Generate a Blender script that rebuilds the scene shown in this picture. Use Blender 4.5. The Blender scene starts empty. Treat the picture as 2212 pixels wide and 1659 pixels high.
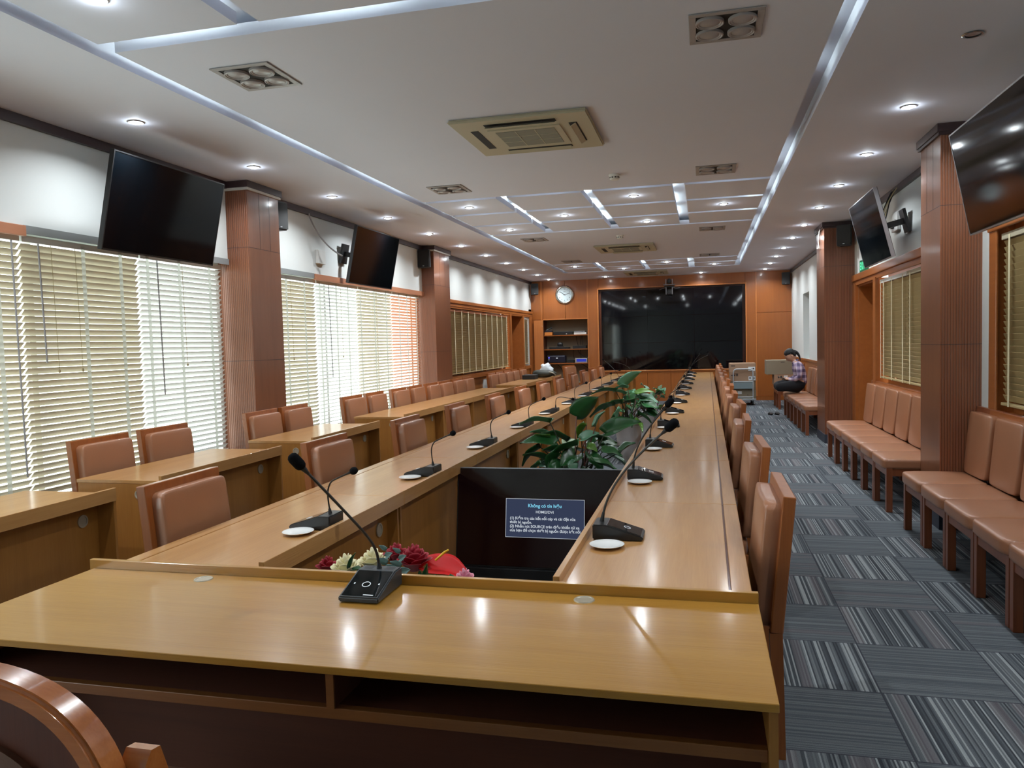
import bpy, bmesh, math, random
from mathutils import Vector, Matrix
random.seed(7)
PI = math.pi
R = math.radians
C = bpy.context.scene.collection
sc = bpy.context.scene

# ---------------------------------------------------------------- camera
cam_d = bpy.data.cameras.new('camera'); cam = bpy.data.objects.new('camera', cam_d); C.objects.link(cam)
vy = Vector((414.0, -98.5, 1660.0)).normalized()
vx = -Vector((-6636.0, 88.5, 1660.0)); vx = (vx - vx.dot(vy) * vy).normalized()
vz = vx.cross(vy)
if vz.y > 0: vz = -vz
# rows vx,vy,vz = world axes seen in the lens frame (x right, y down, z forward)
right = Vector((vx.x, vy.x, vz.x)); down = Vector((vx.y, vy.y, vz.y)); fwd = Vector((vx.z, vy.z, vz.z))
m = Matrix((right, -down, -fwd)).transposed().to_4x4()
m.translation = (0, 0, 1.55)
cam.matrix_world = m
cam_d.sensor_width = 36; cam_d.lens = 36 * 1660 / 2212
cam_d.clip_start = 0.05; cam_d.clip_end = 200
sc.camera = cam

# ---------------------------------------------------------------- world, exposure, settings
w = bpy.data.worlds.new('world'); sc.world = w; w.use_nodes = True
nt = w.node_tree; nt.nodes.clear()
o_ = nt.nodes.new('ShaderNodeOutputWorld'); b_ = nt.nodes.new('ShaderNodeBackground')
tc_ = nt.nodes.new('ShaderNodeTexCoord'); sx_ = nt.nodes.new('ShaderNodeSeparateXYZ'); rp_ = nt.nodes.new('ShaderNodeValToRGB')
nt.links.new(tc_.outputs['Generated'], sx_.inputs[0]); nt.links.new(sx_.outputs['Z'], rp_.inputs[0])
rp_.color_ramp.elements[0].position = 0.0; rp_.color_ramp.elements[0].color = (0.62, 0.66, 0.62, 1)
rp_.color_ramp.elements[1].position = 0.12; rp_.color_ramp.elements[1].color = (0.90, 0.95, 1.0, 1)
nt.links.new(rp_.outputs[0], b_.inputs['Color']); b_.inputs['Strength'].default_value = 7.0
nt.links.new(b_.outputs[0], o_.inputs[0])
sc.view_settings.view_transform = 'Standard'; sc.view_settings.look = 'None'
sc.view_settings.gamma = 1; sc.view_settings.use_curve_mapping = False
sc.view_settings.exposure = 0.0
cy = sc.cycles
cy.max_bounces = 7; cy.diffuse_bounces = 4; cy.glossy_bounces = 3; cy.transmission_bounces = 4; cy.transparent_max_bounces = 8
cy.sample_clamp_indirect = 4.0; cy.caustics_reflective = False; cy.caustics_refractive = False
cy.use_denoising = True; cy.use_adaptive_sampling = True; cy.adaptive_threshold = 0.03
LAMP_W = 15.5; BULB_W = 0.9; COVE = 22.0

# ---------------------------------------------------------------- helpers
def lin(c):
    def f(v):
        v = v / 255.0
        return v / 12.92 if v <= 0.04045 else ((v + 0.055) / 1.055) ** 2.4
    return (f(c[0]), f(c[1]), f(c[2]), 1)

class MB:
    def __init__(s): s.bm = bmesh.new()
    def box(s, x0, x1, y0, y1, z0, z1, bev=0, seg=2, rot=None):
        r = bmesh.ops.create_cube(s.bm, size=1)
        vs = r['verts']
        for v in vs:
            v.co = Vector(((x0 + x1) / 2 + v.co.x * (x1 - x0), (y0 + y1) / 2 + v.co.y * (y1 - y0), (z0 + z1) / 2 + v.co.z * (z1 - z0)))
        if rot is not None:
            for v in vs: v.co = rot @ v.co
        if bev:
            es = list({e for v in vs for e in v.link_edges})
            bmesh.ops.bevel(s.bm, geom=es, offset=bev, segments=seg, profile=0.5, affect='EDGES', clamp_overlap=True)
        return s
    def cyl(s, c, r, h, axis='Z', n=24, r2=None):
        M = Matrix.Translation(Vector(c))
        if axis == 'X': M = M @ Matrix.Rotation(PI / 2, 4, 'Y')
        if axis == 'Y': M = M @ Matrix.Rotation(-PI / 2, 4, 'X')
        bmesh.ops.create_cone(s.bm, cap_ends=True, segments=n, radius1=r, radius2=r if r2 is None else r2, depth=h, matrix=M)
        return s
    def ball(s, c, r, n=12, rot=None):
        if not hasattr(r, '__len__'): r = (r, r, r)
        M = Matrix.Translation(Vector(c))
        if rot is not None: M = M @ rot.to_4x4()
        M = M @ Matrix.Diagonal((r[0], r[1], r[2], 1))
        bmesh.ops.create_uvsphere(s.bm, u_segments=n * 2, v_segments=n, radius=1, matrix=M)
        return s
    def tube(s, pts, r, n=8, cap=True):
        pts = [Vector(p) for p in pts]
        rs = r if hasattr(r, '__len__') else [r] * len(pts)
        up = None; rings = []
        for i, p in enumerate(pts):
            t = (pts[min(i + 1, len(pts) - 1)] - pts[max(i - 1, 0)]).normalized()
            if up is None:
                up = Vector((0, 0, 1)) if abs(t.z) < 0.9 else Vector((1, 0, 0))
            a = (up - up.dot(t) * t)
            if a.length < 1e-5: a = t.orthogonal()
            a.normalize(); b = t.cross(a); up = a
            rings.append([s.bm.verts.new(p + rs[i] * (math.cos(2 * PI * k / n) * a + math.sin(2 * PI * k / n) * b)) for k in range(n)])
        for i in range(len(rings) - 1):
            for k in range(n):
                s.bm.faces.new((rings[i][k], rings[i][(k + 1) % n], rings[i + 1][(k + 1) % n], rings[i + 1][k]))
        if cap:
            s.bm.faces.new(rings[0][::-1]); s.bm.faces.new(rings[-1])
        return s
    def lathe(s, prof, c=(0, 0, 0), n=32, M=None):
        rings = []
        c = Vector(c)
        for (r, z) in prof:
            if r < 1e-6:
                p = Vector((0, 0, z)); p = (M @ p if M is not None else p) + c
                rings.append([s.bm.verts.new(p)])
            else:
                ring = []
                for k in range(n):
                    p = Vector((r * math.cos(2 * PI * k / n), r * math.sin(2 * PI * k / n), z))
                    ring.append(s.bm.verts.new((M @ p if M is not None else p) + c))
                rings.append(ring)
        for i in range(len(rings) - 1):
            A, B = rings[i], rings[i + 1]
            for k in range(n):
                if len(A) == 1 and len(B) == 1: continue
                if len(A) == 1: s.bm.faces.new((A[0], B[(k + 1) % n], B[k]))
                elif len(B) == 1: s.bm.faces.new((A[k], A[(k + 1) % n], B[0]))
                else: s.bm.faces.new((A[k], A[(k + 1) % n], B[(k + 1) % n], B[k]))
        return s
    def prism(s, poly, a, b, axis='Z'):
        def P(u, v, t):
            return {'Z': Vector((u, v, t)), 'Y': Vector((u, t, v)), 'X': Vector((t, u, v))}[axis]
        A = [s.bm.verts.new(P(u, v, a)) for u, v in poly]; B = [s.bm.verts.new(P(u, v, b)) for u, v in poly]
        n = len(poly)
        for k in range(n): s.bm.faces.new((A[k], A[(k + 1) % n], B[(k + 1) % n], B[k]))
        s.bm.faces.new(A[::-1]); s.bm.faces.new(B)
        return s
    def pillow(s, c, size, k=8.0, n=7, fn=None):
        """soft box: a gridded cube rounded by a superellipsoid"""
        c = Vector(c); cache = {}
        def vert(u, v, w):
            key = (round(u, 4), round(v, 4), round(w, 4))
            if key not in cache:
                q = (abs(u) ** k + abs(v) ** k + abs(w) ** k) ** (1 / k)
                p = Vector((u / q * size[0] / 2, v / q * size[1] / 2, w / q * size[2] / 2))
                if fn: p = fn(p, u, v, w)
                cache[key] = s.bm.verts.new(p + c)
            return cache[key]
        g = [math.sin((-1 + 2 * i / n) * PI / 2 * 0.92) / math.sin(PI / 2 * 0.92) for i in range(n + 1)]
        for ax in range(3):
            for sg in (-1, 1):
                for i in range(n):
                    for j in range(n):
                        q = []
                        for (a, b) in ((g[i], g[j]), (g[i + 1], g[j]), (g[i + 1], g[j + 1]), (g[i], g[j + 1])):
                            t = [0, 0, 0]; t[ax] = sg; t[(ax + 1) % 3] = a; t[(ax + 2) % 3] = b
                            q.append(vert(*t))
                        s.bm.faces.new(q if sg > 0 else q[::-1])
        return s
    def quad(s, a, b, c, d):
        s.bm.faces.new([s.bm.verts.new(Vector(p)) for p in (a, b, c, d)]); return s
    def xf(s, M):
        bmesh.ops.transform(s.bm, matrix=M, verts=s.bm.verts); return s
    def build(s, name, mat, parent=None, smooth=False, fix=True):
        if fix: bmesh.ops.recalc_face_normals(s.bm, faces=s.bm.faces)
        me = bpy.data.meshes.new(name); s.bm.to_mesh(me); s.bm.free()
        if smooth:
            for p in me.polygons: p.use_smooth = True
            if smooth != 'all':
                me.set_sharp_from_angle(angle=R(40))
        me.materials.append(mat)
        o = bpy.data.objects.new(name, me); C.objects.link(o)
        if parent is not None: o.parent = parent
        return o

def tag(o, label=None, cat=None, group=None, kind=None):
    if label: o['label'] = label
    if cat: o['category'] = cat
    if group: o['group'] = group
    if kind: o['kind'] = kind
    return o
def empty(name, label, cat, loc=(0, 0, 0), rz=0, group=None, rot=None):
    o = bpy.data.objects.new(name, None); C.objects.link(o)
    o.empty_display_size = 0.1
    o.location = loc; o.rotation_euler = rot if rot else (0, 0, rz)
    return tag(o, label, cat, group)
KIDS = {}
def dup(root, loc=None, rz=None, label=None, group=None):
    kids = {}
    for o in bpy.data.objects:
        if o.parent: kids.setdefault(o.parent, []).append(o)
    def cp(o, par):
        c = o.copy(); C.objects.link(c)
        if par is not None: c.parent = par
        for k in kids.get(o, []): cp(k, c)
        return c
    r = cp(root, None)
    if loc is not None: r.location = loc
    if rz is not None: r.rotation_euler = (0, 0, rz)
    if label: r['label'] = label
    if group: r['group'] = group
    return r
def struct(name, mb, mat, parent=None, smooth=False):
    o = mb.build(name, mat, parent, smooth)
    if parent is None: o['kind'] = 'structure'
    return o
ORD = ['first', 'second', 'third', 'fourth', 'fifth', 'sixth', 'seventh', 'eighth', 'ninth', 'tenth', 'eleventh', 'twelfth', 'thirteenth', 'fourteenth', 'fifteenth', 'sixteenth', 'seventeenth', 'eighteenth']

# ---------------------------------------------------------------- materials
def mat(name, col, rough=0.5, metal=0.0, coat=0.0, spec=0.5, emit=None, estr=0.0, bump=0.0, bscale=200, sheen=0.0, trans=0.0, var=0.0, vscale=8):
    m = bpy.data.materials.new(name); m.use_nodes = True
    n = m.node_tree; p = n.nodes['Principled BSDF']
    c = lin(col)
    p.inputs['Base Color'].default_value = c
    p.inputs['Roughness'].default_value = rough; p.inputs['Metallic'].default_value = metal
    p.inputs['Coat Weight'].default_value = coat; p.inputs['Coat Roughness'].default_value = 0.12
    p.inputs['Specular IOR Level'].default_value = spec
    p.inputs['Sheen Weight'].default_value = sheen
    p.inputs['Transmission Weight'].default_value = trans
    if emit:
        p.inputs['Emission Color'].default_value = lin(emit); p.inputs['Emission Strength'].default_value = estr
    tc = n.nodes.new('ShaderNodeTexCoord')
    if var:
        no = n.nodes.new('ShaderNodeTexNoise'); no.inputs['Scale'].default_value = vscale; no.inputs['Detail'].default_value = 4
        n.links.new(tc.outputs['Object'], no.inputs['Vector'])
        mr = n.nodes.new('ShaderNodeMapRange'); mr.inputs[3].default_value = 1 - var; mr.inputs[4].default_value = 1 + var
        n.links.new(no.outputs['Fac'], mr.inputs[0])
        mx = n.nodes.new('ShaderNodeMix'); mx.data_type = 'RGBA'; mx.blend_type = 'MULTIPLY'; mx.inputs[0].default_value = 1
        mx.inputs[6].default_value = c; n.links.new(mr.outputs[0], mx.inputs[7]); n.links.new(mx.outputs[2], p.inputs['Base Color'])
    if bump:
        no = n.nodes.new('ShaderNodeTexNoise'); no.inputs['Scale'].default_value = bscale; no.inputs['Detail'].default_value = 2
        n.links.new(tc.outputs['Object'], no.inputs['Vector'])
        bp = n.nodes.new('ShaderNodeBump'); bp.inputs['Strength'].default_value = bump; bp.inputs['Distance'].default_value = 0.002
        n.links.new(no.outputs['Fac'], bp.inputs['Height']); n.links.new(bp.outputs[0], p.inputs['Normal'])
    return m

def wood(name, c1, c2, rough=0.3, axis='Y', coat=0.3, contrast=1.0, scale=1.0, bump=0.15, coatr=0.12, rib=None):
    """fine straight grain running along axis; rib=(axis, pitch) bumps vertical grooves and paints their shade"""
    m = bpy.data.materials.new(name); m.use_nodes = True
    n = m.node_tree; L = n.links; p = n.nodes['Principled BSDF']
    tc = n.nodes.new('ShaderNodeTexCoord'); mp = n.nodes.new('ShaderNodeMapping')
    L.new(tc.outputs['Object'], mp.inputs['Vector'])
    s = [18.0 * scale] * 3; s['XYZ'.index(axis)] = 1.1 * scale
    mp.inputs['Scale'].default_value = s
    no = n.nodes.new('ShaderNodeTexNoise'); no.inputs['Scale'].default_value = 1.0; no.inputs['Detail'].default_value = 6; no.inputs['Roughness'].default_value = 0.6; no.inputs['Distortion'].default_value = 0.6
    L.new(mp.outputs[0], no.inputs['Vector'])
    mp2 = n.nodes.new('ShaderNodeMapping'); s2 = [190.0 * scale] * 3; s2['XYZ'.index(axis)] = 6.0 * scale
    mp2.inputs['Scale'].default_value = s2; L.new(tc.outputs['Object'], mp2.inputs['Vector'])
    fi = n.nodes.new('ShaderNodeTexNoise'); fi.inputs['Scale'].default_value = 1.0; fi.inputs['Detail'].default_value = 3
    L.new(mp2.outputs[0], fi.inputs['Vector'])
    big = n.nodes.new('ShaderNodeTexNoise'); big.inputs['Scale'].default_value = 1.6; big.inputs['Detail'].default_value = 2
    L.new(tc.outputs['Object'], big.inputs['Vector'])
    ad = n.nodes.new('ShaderNodeMath'); ad.operation = 'MULTIPLY_ADD'; ad.inputs[1].default_value = 0.45; L.new(fi.outputs['Fac'], ad.inputs[0]); L.new(no.outputs['Fac'], ad.inputs[2])
    ad2 = n.nodes.new('ShaderNodeMath'); ad2.operation = 'MULTIPLY_ADD'; ad2.inputs[1].default_value = 0.4; L.new(big.outputs['Fac'], ad2.inputs[0]); L.new(ad.outputs[0], ad2.inputs[2])
    mr = n.nodes.new('ShaderNodeMapRange'); mr.inputs[1].default_value = 0.92 - 0.32 / contrast; mr.inputs[2].default_value = 0.92 + 0.32 / contrast
    L.new(ad2.outputs[0], mr.inputs[0])
    mx = n.nodes.new('ShaderNodeMix'); mx.data_type = 'RGBA'; mx.inputs[6].default_value = lin(c1); mx.inputs[7].default_value = lin(c2)
    L.new(mr.outputs[0], mx.inputs[0]); colout = mx.outputs[2]
    hgt = fi.outputs['Fac']
    bp = n.nodes.new('ShaderNodeBump'); bp.inputs['Strength'].default_value = bump; bp.inputs['Distance'].default_value = 0.0012
    L.new(hgt, bp.inputs['Height']); nout = bp.outputs[0]
    if rib:
        se = n.nodes.new('ShaderNodeSeparateXYZ'); L.new(tc.outputs['Object'], se.inputs[0])
        a = n.nodes.new('ShaderNodeMath'); a.operation = 'PINGPONG'; a.inputs[1].default_value = rib[1] / 2
        L.new(se.outputs[rib[0]], a.inputs[0])
        r2 = n.nodes.new('ShaderNodeMapRange'); r2.inputs[1].default_value = 0.0; r2.inputs[2].default_value = rib[1] * 0.22
        L.new(a.outputs[0], r2.inputs[0])
        b2 = n.nodes.new('ShaderNodeBump'); b2.inputs['Strength'].default_value = 0.55; b2.inputs['Distance'].default_value = 0.006
        L.new(r2.outputs[0], b2.inputs['Height']); L.new(nout, b2.inputs['Normal']); nout = b2.outputs[0]
        dk = n.nodes.new('ShaderNodeMapRange'); dk.inputs[3].default_value = 0.62; dk.inputs[4].default_value = 1.0  # shade of the grooves multiplied into the veneer colour
        L.new(r2.outputs[0], dk.inputs[0])
        m3 = n.nodes.new('ShaderNodeMix'); m3.data_type = 'RGBA'; m3.blend_type = 'MULTIPLY'; m3.inputs[0].default_value = 1
        L.new(colout, m3.inputs[6]); L.new(dk.outputs[0], m3.inputs[7]); colout = m3.outputs[2]
    L.new(colout, p.inputs['Base Color']); L.new(nout, p.inputs['Normal'])
    p.inputs['Roughness'].default_value = rough; p.inputs['Coat Weight'].default_value = coat; p.inputs['Coat Roughness'].default_value = coatr
    return m

def carpet():
    m = bpy.data.materials.new('carpet_tiles'); m.use_nodes = True
    n = m.node_tree; L = n.links; p = n.nodes['Principled BSDF']
    tc = n.nodes.new('ShaderNodeTexCoord'); se = n.nodes.new('ShaderNodeSeparateXYZ'); L.new(tc.outputs['Object'], se.inputs[0])
    def M(op, a, b=None, c=None):
        q = n.nodes.new('ShaderNodeMath'); q.operation = op
        for i, v in enumerate((a, b, c)):
            if v is None: continue
            if isinstance(v, (int, float)): q.inputs[i].default_value = v
            else: L.new(v, q.inputs[i])
        return q.outputs[0]
    TX, TY = 0.54, 0.556
    ux = M('DIVIDE', M('SUBTRACT', se.outputs['X'], 0.725 - 20 * TX), TX); uy = M('DIVIDE', M('SUBTRACT', se.outputs['Y'], 2.97 - 20 * TY), TY)
    ix = M('FLOOR', ux); iy = M('FLOOR', uy)
    par = M('MODULO', M('ADD', M('ADD', ix, iy), 1), 2)          # 0 or 1
    sc_ = n.nodes.new('ShaderNodeMix'); sc_.data_type = 'FLOAT'
    L.new(par, sc_.inputs[0]); L.new(se.outputs['Y'], sc_.inputs[2]); L.new(se.outputs['X'], sc_.inputs[3])
    st = sc_.outputs[0]
    sid = M('ADD', M('MULTIPLY', ix, 7.31), M('MULTIPLY', iy, 13.77))
    cell = M('FLOOR', M('DIVIDE', st, 0.0070))
    wn = n.nodes.new('ShaderNodeTexWhiteNoise'); wn.noise_dimensions = '1D'; L.new(M('ADD', cell, M('MULTIPLY', sid, 3.0)), wn.inputs['W'])
    cell2 = M('FLOOR', M('DIVIDE', st, 0.045))
    wn2 = n.nodes.new('ShaderNodeTexWhiteNoise'); wn2.noise_dimensions = '1D'; L.new(M('ADD', cell2, M('MULTIPLY', sid, 5.0)), wn2.inputs['W'])
    f = M('ADD', M('MULTIPLY', wn.outputs['Value'], 0.86), M('MULTIPLY', wn2.outputs['Value'], 0.14))
    # cross tiles read softer than the lengthwise ones
    con = M('ADD', M('MULTIPLY', par, 0.62), 0.38)
    f = M('ADD', M('MULTIPLY', M('SUBTRACT', f, 0.5), con), 0.5)
    cr = n.nodes.new('ShaderNodeValToRGB'); L.new(f, cr.inputs[0])
    e = cr.color_ramp.elements
    e[0].position = 0.12; e[0].color = lin((56, 60, 66)); e[1].position = 0.9; e[1].color = lin((150, 156, 158))
    x = cr.color_ramp.elements.new(0.45); x.color = lin((84, 90, 95)); x = cr.color_ramp.elements.new(0.66); x.color = lin((104, 109, 113))
    # pinkish stripes now and then
    pk = M('GREATER_THAN', wn2.outputs['Value'], 0.86)
    mx = n.nodes.new('ShaderNodeMix'); mx.data_type = 'RGBA'; mx.inputs[7].default_value = lin((104, 98, 102)); L.new(M('MULTIPLY', pk, 0.5), mx.inputs[0]); L.new(cr.outputs[0], mx.inputs[6])
    # seams between tiles
    fx = M('FRACT', ux); fy = M('FRACT', uy)
    edge = M('MINIMUM', M('MINIMUM', fx, M('SUBTRACT', 1.0, fx)), M('MINIMUM', fy, M('SUBTRACT', 1.0, fy)))
    sm = M('LESS_THAN', edge, 0.006)
    mx2 = n.nodes.new('ShaderNodeMix'); mx2.data_type = 'RGBA'; mx2.inputs[7].default_value = lin((60, 62, 70)); L.new(sm, mx2.inputs[0]); L.new(mx.outputs[2], mx2.inputs[6])
    fz = n.nodes.new('ShaderNodeTexNoise'); fz.inputs['Scale'].default_value = 260; fz.inputs['Detail'].default_value = 2; L.new(tc.outputs['Object'], fz.inputs['Vector'])
    mr = n.nodes.new('ShaderNodeMapRange'); mr.inputs[3].default_value = 0.6; mr.inputs[4].default_value = 1.4; L.new(fz.outputs['Fac'], mr.inputs[0])
    mx3 = n.nodes.new('ShaderNodeMix'); mx3.data_type = 'RGBA'; mx3.blend_type = 'MULTIPLY'; mx3.inputs[0].default_value = 1
    L.new(mx2.outputs[2], mx3.inputs[6]); L.new(mr.outputs[0], mx3.inputs[7])
    L.new(mx3.outputs[2], p.inputs['Base Color'])
    bp = n.nodes.new('ShaderNodeBump'); bp.inputs['Strength'].default_value = 0.5; bp.inputs['Distance'].default_value = 0.004
    L.new(fz.outputs['Fac'], bp.inputs['Height']); L.new(bp.outputs[0], p.inputs['Normal'])
    p.inputs['Roughness'].default_value = 0.95; p.inputs['Specular IOR Level'].default_value = 0.1
    return m

def glass_mat():
    m = bpy.data.materials.new('window_glass'); m.use_nodes = True
    n = m.node_tree; n.nodes.clear()
    o = n.nodes.new('ShaderNodeOutputMaterial'); t = n.nodes.new('ShaderNodeBsdfTransparent'); g = n.nodes.new('ShaderNodeBsdfGlossy'); x = n.nodes.new('ShaderNodeMixShader')
    t.inputs[0].default_value = (0.93, 0.97, 0.96, 1); g.inputs['Roughness'].default_value = 0.02
    x.inputs[0].default_value = 0.06
    n.links.new(t.outputs[0], x.inputs[1]); n.links.new(g.outputs[0], x.inputs[2]); n.links.new(x.outputs[0], o.inputs[0])
    return m

def slat_mat(name, col, tr):
    m = bpy.data.materials.new(name); m.use_nodes = True
    n = m.node_tree; p = n.nodes['Principled BSDF']; p.inputs['Base Color'].default_value = lin(col); p.inputs['Roughness'].default_value = 0.45
    o = n.nodes['Material Output']
    t = n.nodes.new('ShaderNodeBsdfTranslucent'); t.inputs[0].default_value = lin(col)
    x = n.nodes.new('ShaderNodeMixShader'); x.inputs[0].default_value = tr
    n.links.new(p.outputs[0], x.inputs[1]); n.links.new(t.outputs[0], x.inputs[2]); n.links.new(x.outputs[0], o.inputs[0])
    return m

M = {}
M['ceiling'] = mat('ceiling_paint', (205, 208, 222), 0.75, var=0.02, vscale=2)
M['white_wall'] = mat('white_wall_paint', (212, 216, 214), 0.6, var=0.02, vscale=3)
M['carpet'] = carpet()
M['desk'] = wood('yellow_oak_veneer', (156, 108, 38), (178, 132, 56), 0.30, 'X', 0.45, 0.9, 1.0, 0.35, 0.12)
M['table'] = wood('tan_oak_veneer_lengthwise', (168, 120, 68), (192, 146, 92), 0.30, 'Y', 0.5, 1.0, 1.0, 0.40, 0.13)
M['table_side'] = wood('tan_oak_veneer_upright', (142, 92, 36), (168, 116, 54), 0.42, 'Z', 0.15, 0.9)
M['table_dark'] = wood('shadowed_inner_board_veneer', (92, 46, 24), (112, 60, 30), 0.5, 'X', 0.05, 0.9)  # darkened to stand in for shade beneath the tabletops
M['desk_inner'] = wood('shade_darkened_red_brown_board', (78, 36, 16), (94, 46, 22), 0.75, 'X', 0.05, 0.9)  # red-brown board, its colour deepened for the shade inside the front desk
M['apron'] = wood('brown_apron_edging', (116, 68, 32), (138, 88, 44), 0.45, 'X', 0.1, 0.9)
M['strip'] = wood('tan_oak_edge_strip', (162, 114, 62), (188, 140, 86), 0.3, 'Y', 0.5, 1.3)
M['panel'] = wood('orange_cherry_panel', (140, 77, 30), (164, 95, 40), 0.33, 'Z', 0.35, 0.7, 0.7)
M['panel_trim'] = wood('orange_cherry_trim', (176, 104, 50), (196, 124, 66), 0.3, 'Z', 0.3, 0.7)
M['frame'] = wood('brown_orange_window_frame', (140, 78, 34), (166, 98, 46), 0.35, 'Y', 0.35, 0.8)
M['door'] = wood('orange_oak_door', (146, 86, 36), (170, 106, 48), 0.4, 'Z', 0.2, 0.9)
M['pelmet'] = wood('light_brown_pelmet', (168, 110, 80), (184, 126, 94), 0.45, 'Y', 0.1, 0.7)
M['column'] = wood('reddish_brown_column_veneer', (106, 64, 42), (126, 80, 54), 0.34, 'Z', 0.3, 0.8, 1.0, 0.3)
M['column_rib'] = wood('reddish_brown_fluted_veneer', (116, 66, 42), (136, 83, 54), 0.4, 'Z', 0.2, 0.9, 1.0, 0.3, rib=('X', 0.02))
M['crown'] = wood('dark_crown_moulding', (46, 30, 34), (60, 40, 42), 0.45, 'Y', 0.1, 0.8)
M['chair_wood'] = wood('chair_frame_wood', (132, 72, 32), (162, 94, 44), 0.34, 'Z', 0.35, 1.1)
M['wall_chair_wood'] = wood('dark_red_chair_frame_wood', (112, 60, 36), (138, 78, 46), 0.36, 'Z', 0.3, 1.1)
M['leather'] = mat('tan_leather', (156, 106, 76), 0.36, spec=0.5, coat=0.3, bump=0.25, bscale=420, var=0.05, vscale=6)
M['arm_wood'] = wood('glossy_armchair_wood', (168, 92, 40), (196, 116, 58), 0.22, 'X', 0.9, 1.2, 1.0, 0.1, 0.05)
M['arm_leather'] = mat('brown_armchair_leather', (104, 70, 52), 0.5, bump=0.3, bscale=300)
M['dark_wood'] = wood('dark_brown_back_board', (84, 40, 24), (104, 54, 32), 0.4, 'Z', 0.2, 0.9)
M['black'] = mat('black_plastic', (28, 29, 31), 0.38)
M['black_matte'] = mat('matte_black_plastic', (20, 21, 23), 0.6)
M['mic_grey'] = mat('dark_grey_mic_housing', (52, 56, 60), 0.42, bump=0.1, bscale=900)
M['gloss_black'] = mat('gloss_black_touch_panel', (14, 18, 20), 0.06, spec=0.6)
M['foam'] = mat('black_microphone_foam', (16, 17, 20), 0.95, spec=0.1, bump=0.6, bscale=700)
M['white_mark'] = mat('white_glowing_mark', (220, 225, 230), 0.5, emit=(220, 228, 235), estr=0.35)  # white marks that also emit faintly
M['screen'] = mat('dark_display_glass', (8, 14, 19), 0.07, spec=0.22)  # teal in the base colour stands in for the reflected right wall
M['screen_wall'] = mat('video_wall_glass', (8, 6, 10), 0.045, spec=0.5)
M['screen_on'] = mat('lit_dark_display', (8, 6, 8), 0.12, spec=0.5, emit=(40, 12, 14), estr=0.10)
M['silver'] = mat('silver_bezel', (176, 178, 184), 0.3, metal=0.8)
M['chrome'] = mat('polished_chrome', (205, 205, 198), 0.22, metal=1.0)
M['steel'] = mat('brushed_grommet_metal', (176, 168, 150), 0.4, metal=0.35)
M['porcelain'] = mat('white_porcelain', (232, 232, 230), 0.12, spec=0.6)
M['cream'] = mat('aged_cream_plastic', (176, 170, 148), 0.5)
M['cream_dark'] = mat('grey_filter_mesh', (128, 128, 116), 0.7, bump=0.6, bscale=500)
M['vent_dark'] = mat('dark_opening', (30, 26, 24), 0.8)
M['grey_frame'] = mat('grey_lamp_box_frame', (150, 146, 146), 0.45, metal=0.2)
M['lamp_off'] = mat('unlit_lamp_glass', (150, 144, 144), 0.35)
M['lamp_ring'] = mat('lamp_ring_white', (168, 164, 164), 0.4)
M['lamp_reflector'] = mat('mirror_reflector', (150, 150, 150), 0.2, metal=0.9)
M['white_plastic'] = mat('white_plastic', (214, 214, 210), 0.45)
M['grey_strip'] = mat('grey_headrail_strip', (136, 140, 140), 0.35)
M['white_rail'] = mat('white_headrail', (228, 230, 228), 0.3)
M['tape'] = slat_mat('grey_ladder_tape', (222, 221, 218), 0.85)
M['white_cord'] = mat('cream_ladder_tape', (214, 204, 170), 0.7)
M['cord'] = mat('beige_pull_cord', (170, 156, 120), 0.8)
M['wand'] = mat('grey_tilt_rod', (150, 148, 150), 0.4)
M['slat'] = slat_mat('cream_blind_slat', (206, 197, 178), 0.15)
M['slat_white'] = slat_mat('pale_blind_slat', (216, 214, 210), 0.30)
M['slat_pink'] = slat_mat('peach_blind_slat', (222, 172, 138), 0.28)
M['slat_olive'] = slat_mat('olive_tan_blind_slat', (170, 152, 108), 0.0)
M['glass'] = glass_mat()
M['pot'] = mat('grey_planter_plastic', (200, 202, 204), 0.55, var=0.06, vscale=10)
M['soil'] = mat('white_pebble_soil', (104, 96, 90), 0.9, bump=1.0, bscale=90, var=0.5, vscale=70)
M['stem'] = mat('reddish_green_stem', (104, 62, 56), 0.5)
M['stem_dark'] = mat('dark_green_stem', (40, 48, 34), 0.5)
M['leaf'] = mat('glossy_green_leaf', (34, 82, 40), 0.32, spec=0.6, var=0.25, vscale=9)
M['leaf_pale'] = mat('pale_green_leaf', (84, 128, 100), 0.35, spec=0.6, var=0.15, vscale=9)
M['leaf_yellow'] = mat('yellow_green_leaf', (72, 112, 30), 0.35, spec=0.6, var=0.2, vscale=9)
M['cardboard'] = mat('brown_cardboard', (150, 120, 96), 0.8, var=0.05, vscale=6)
M['cardboard_grey'] = mat('greyish_cardboard', (132, 120, 100), 0.8, var=0.05, vscale=6)
M['paper'] = mat('white_paper_label', (214, 218, 220), 0.7)
M['ink'] = mat('dark_print_ink', (50, 44, 44), 0.8)
M['baseboard'] = mat('dark_blue_baseboard', (44, 48, 60), 0.5)
M['trolley'] = mat('pale_grey_painted_steel', (176, 182, 186), 0.35, metal=0.3)
M['trolley_panel'] = mat('blue_grey_sheet_metal', (130, 146, 150), 0.4, metal=0.3)
M['rubber'] = mat('black_rubber', (18, 18, 20), 0.8)
M['niche'] = mat('beige_cabinet_back', (150, 134, 112), 0.8)
M['exit_green'] = mat('exit_sign_green', (8, 70, 48), 0.4, emit=(10, 120, 80), estr=0.35)
M['exit_text'] = mat('exit_sign_lit_letters', (90, 230, 170), 0.4, emit=(90, 240, 180), estr=1.3)
M['skin'] = mat('skin', (196, 150, 124), 0.55)
M['hair'] = mat('black_hair', (10, 9, 11), 0.6, bump=0.5, bscale=300)
M['trousers'] = mat('navy_black_trousers', (9, 10, 17), 0.9)
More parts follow.
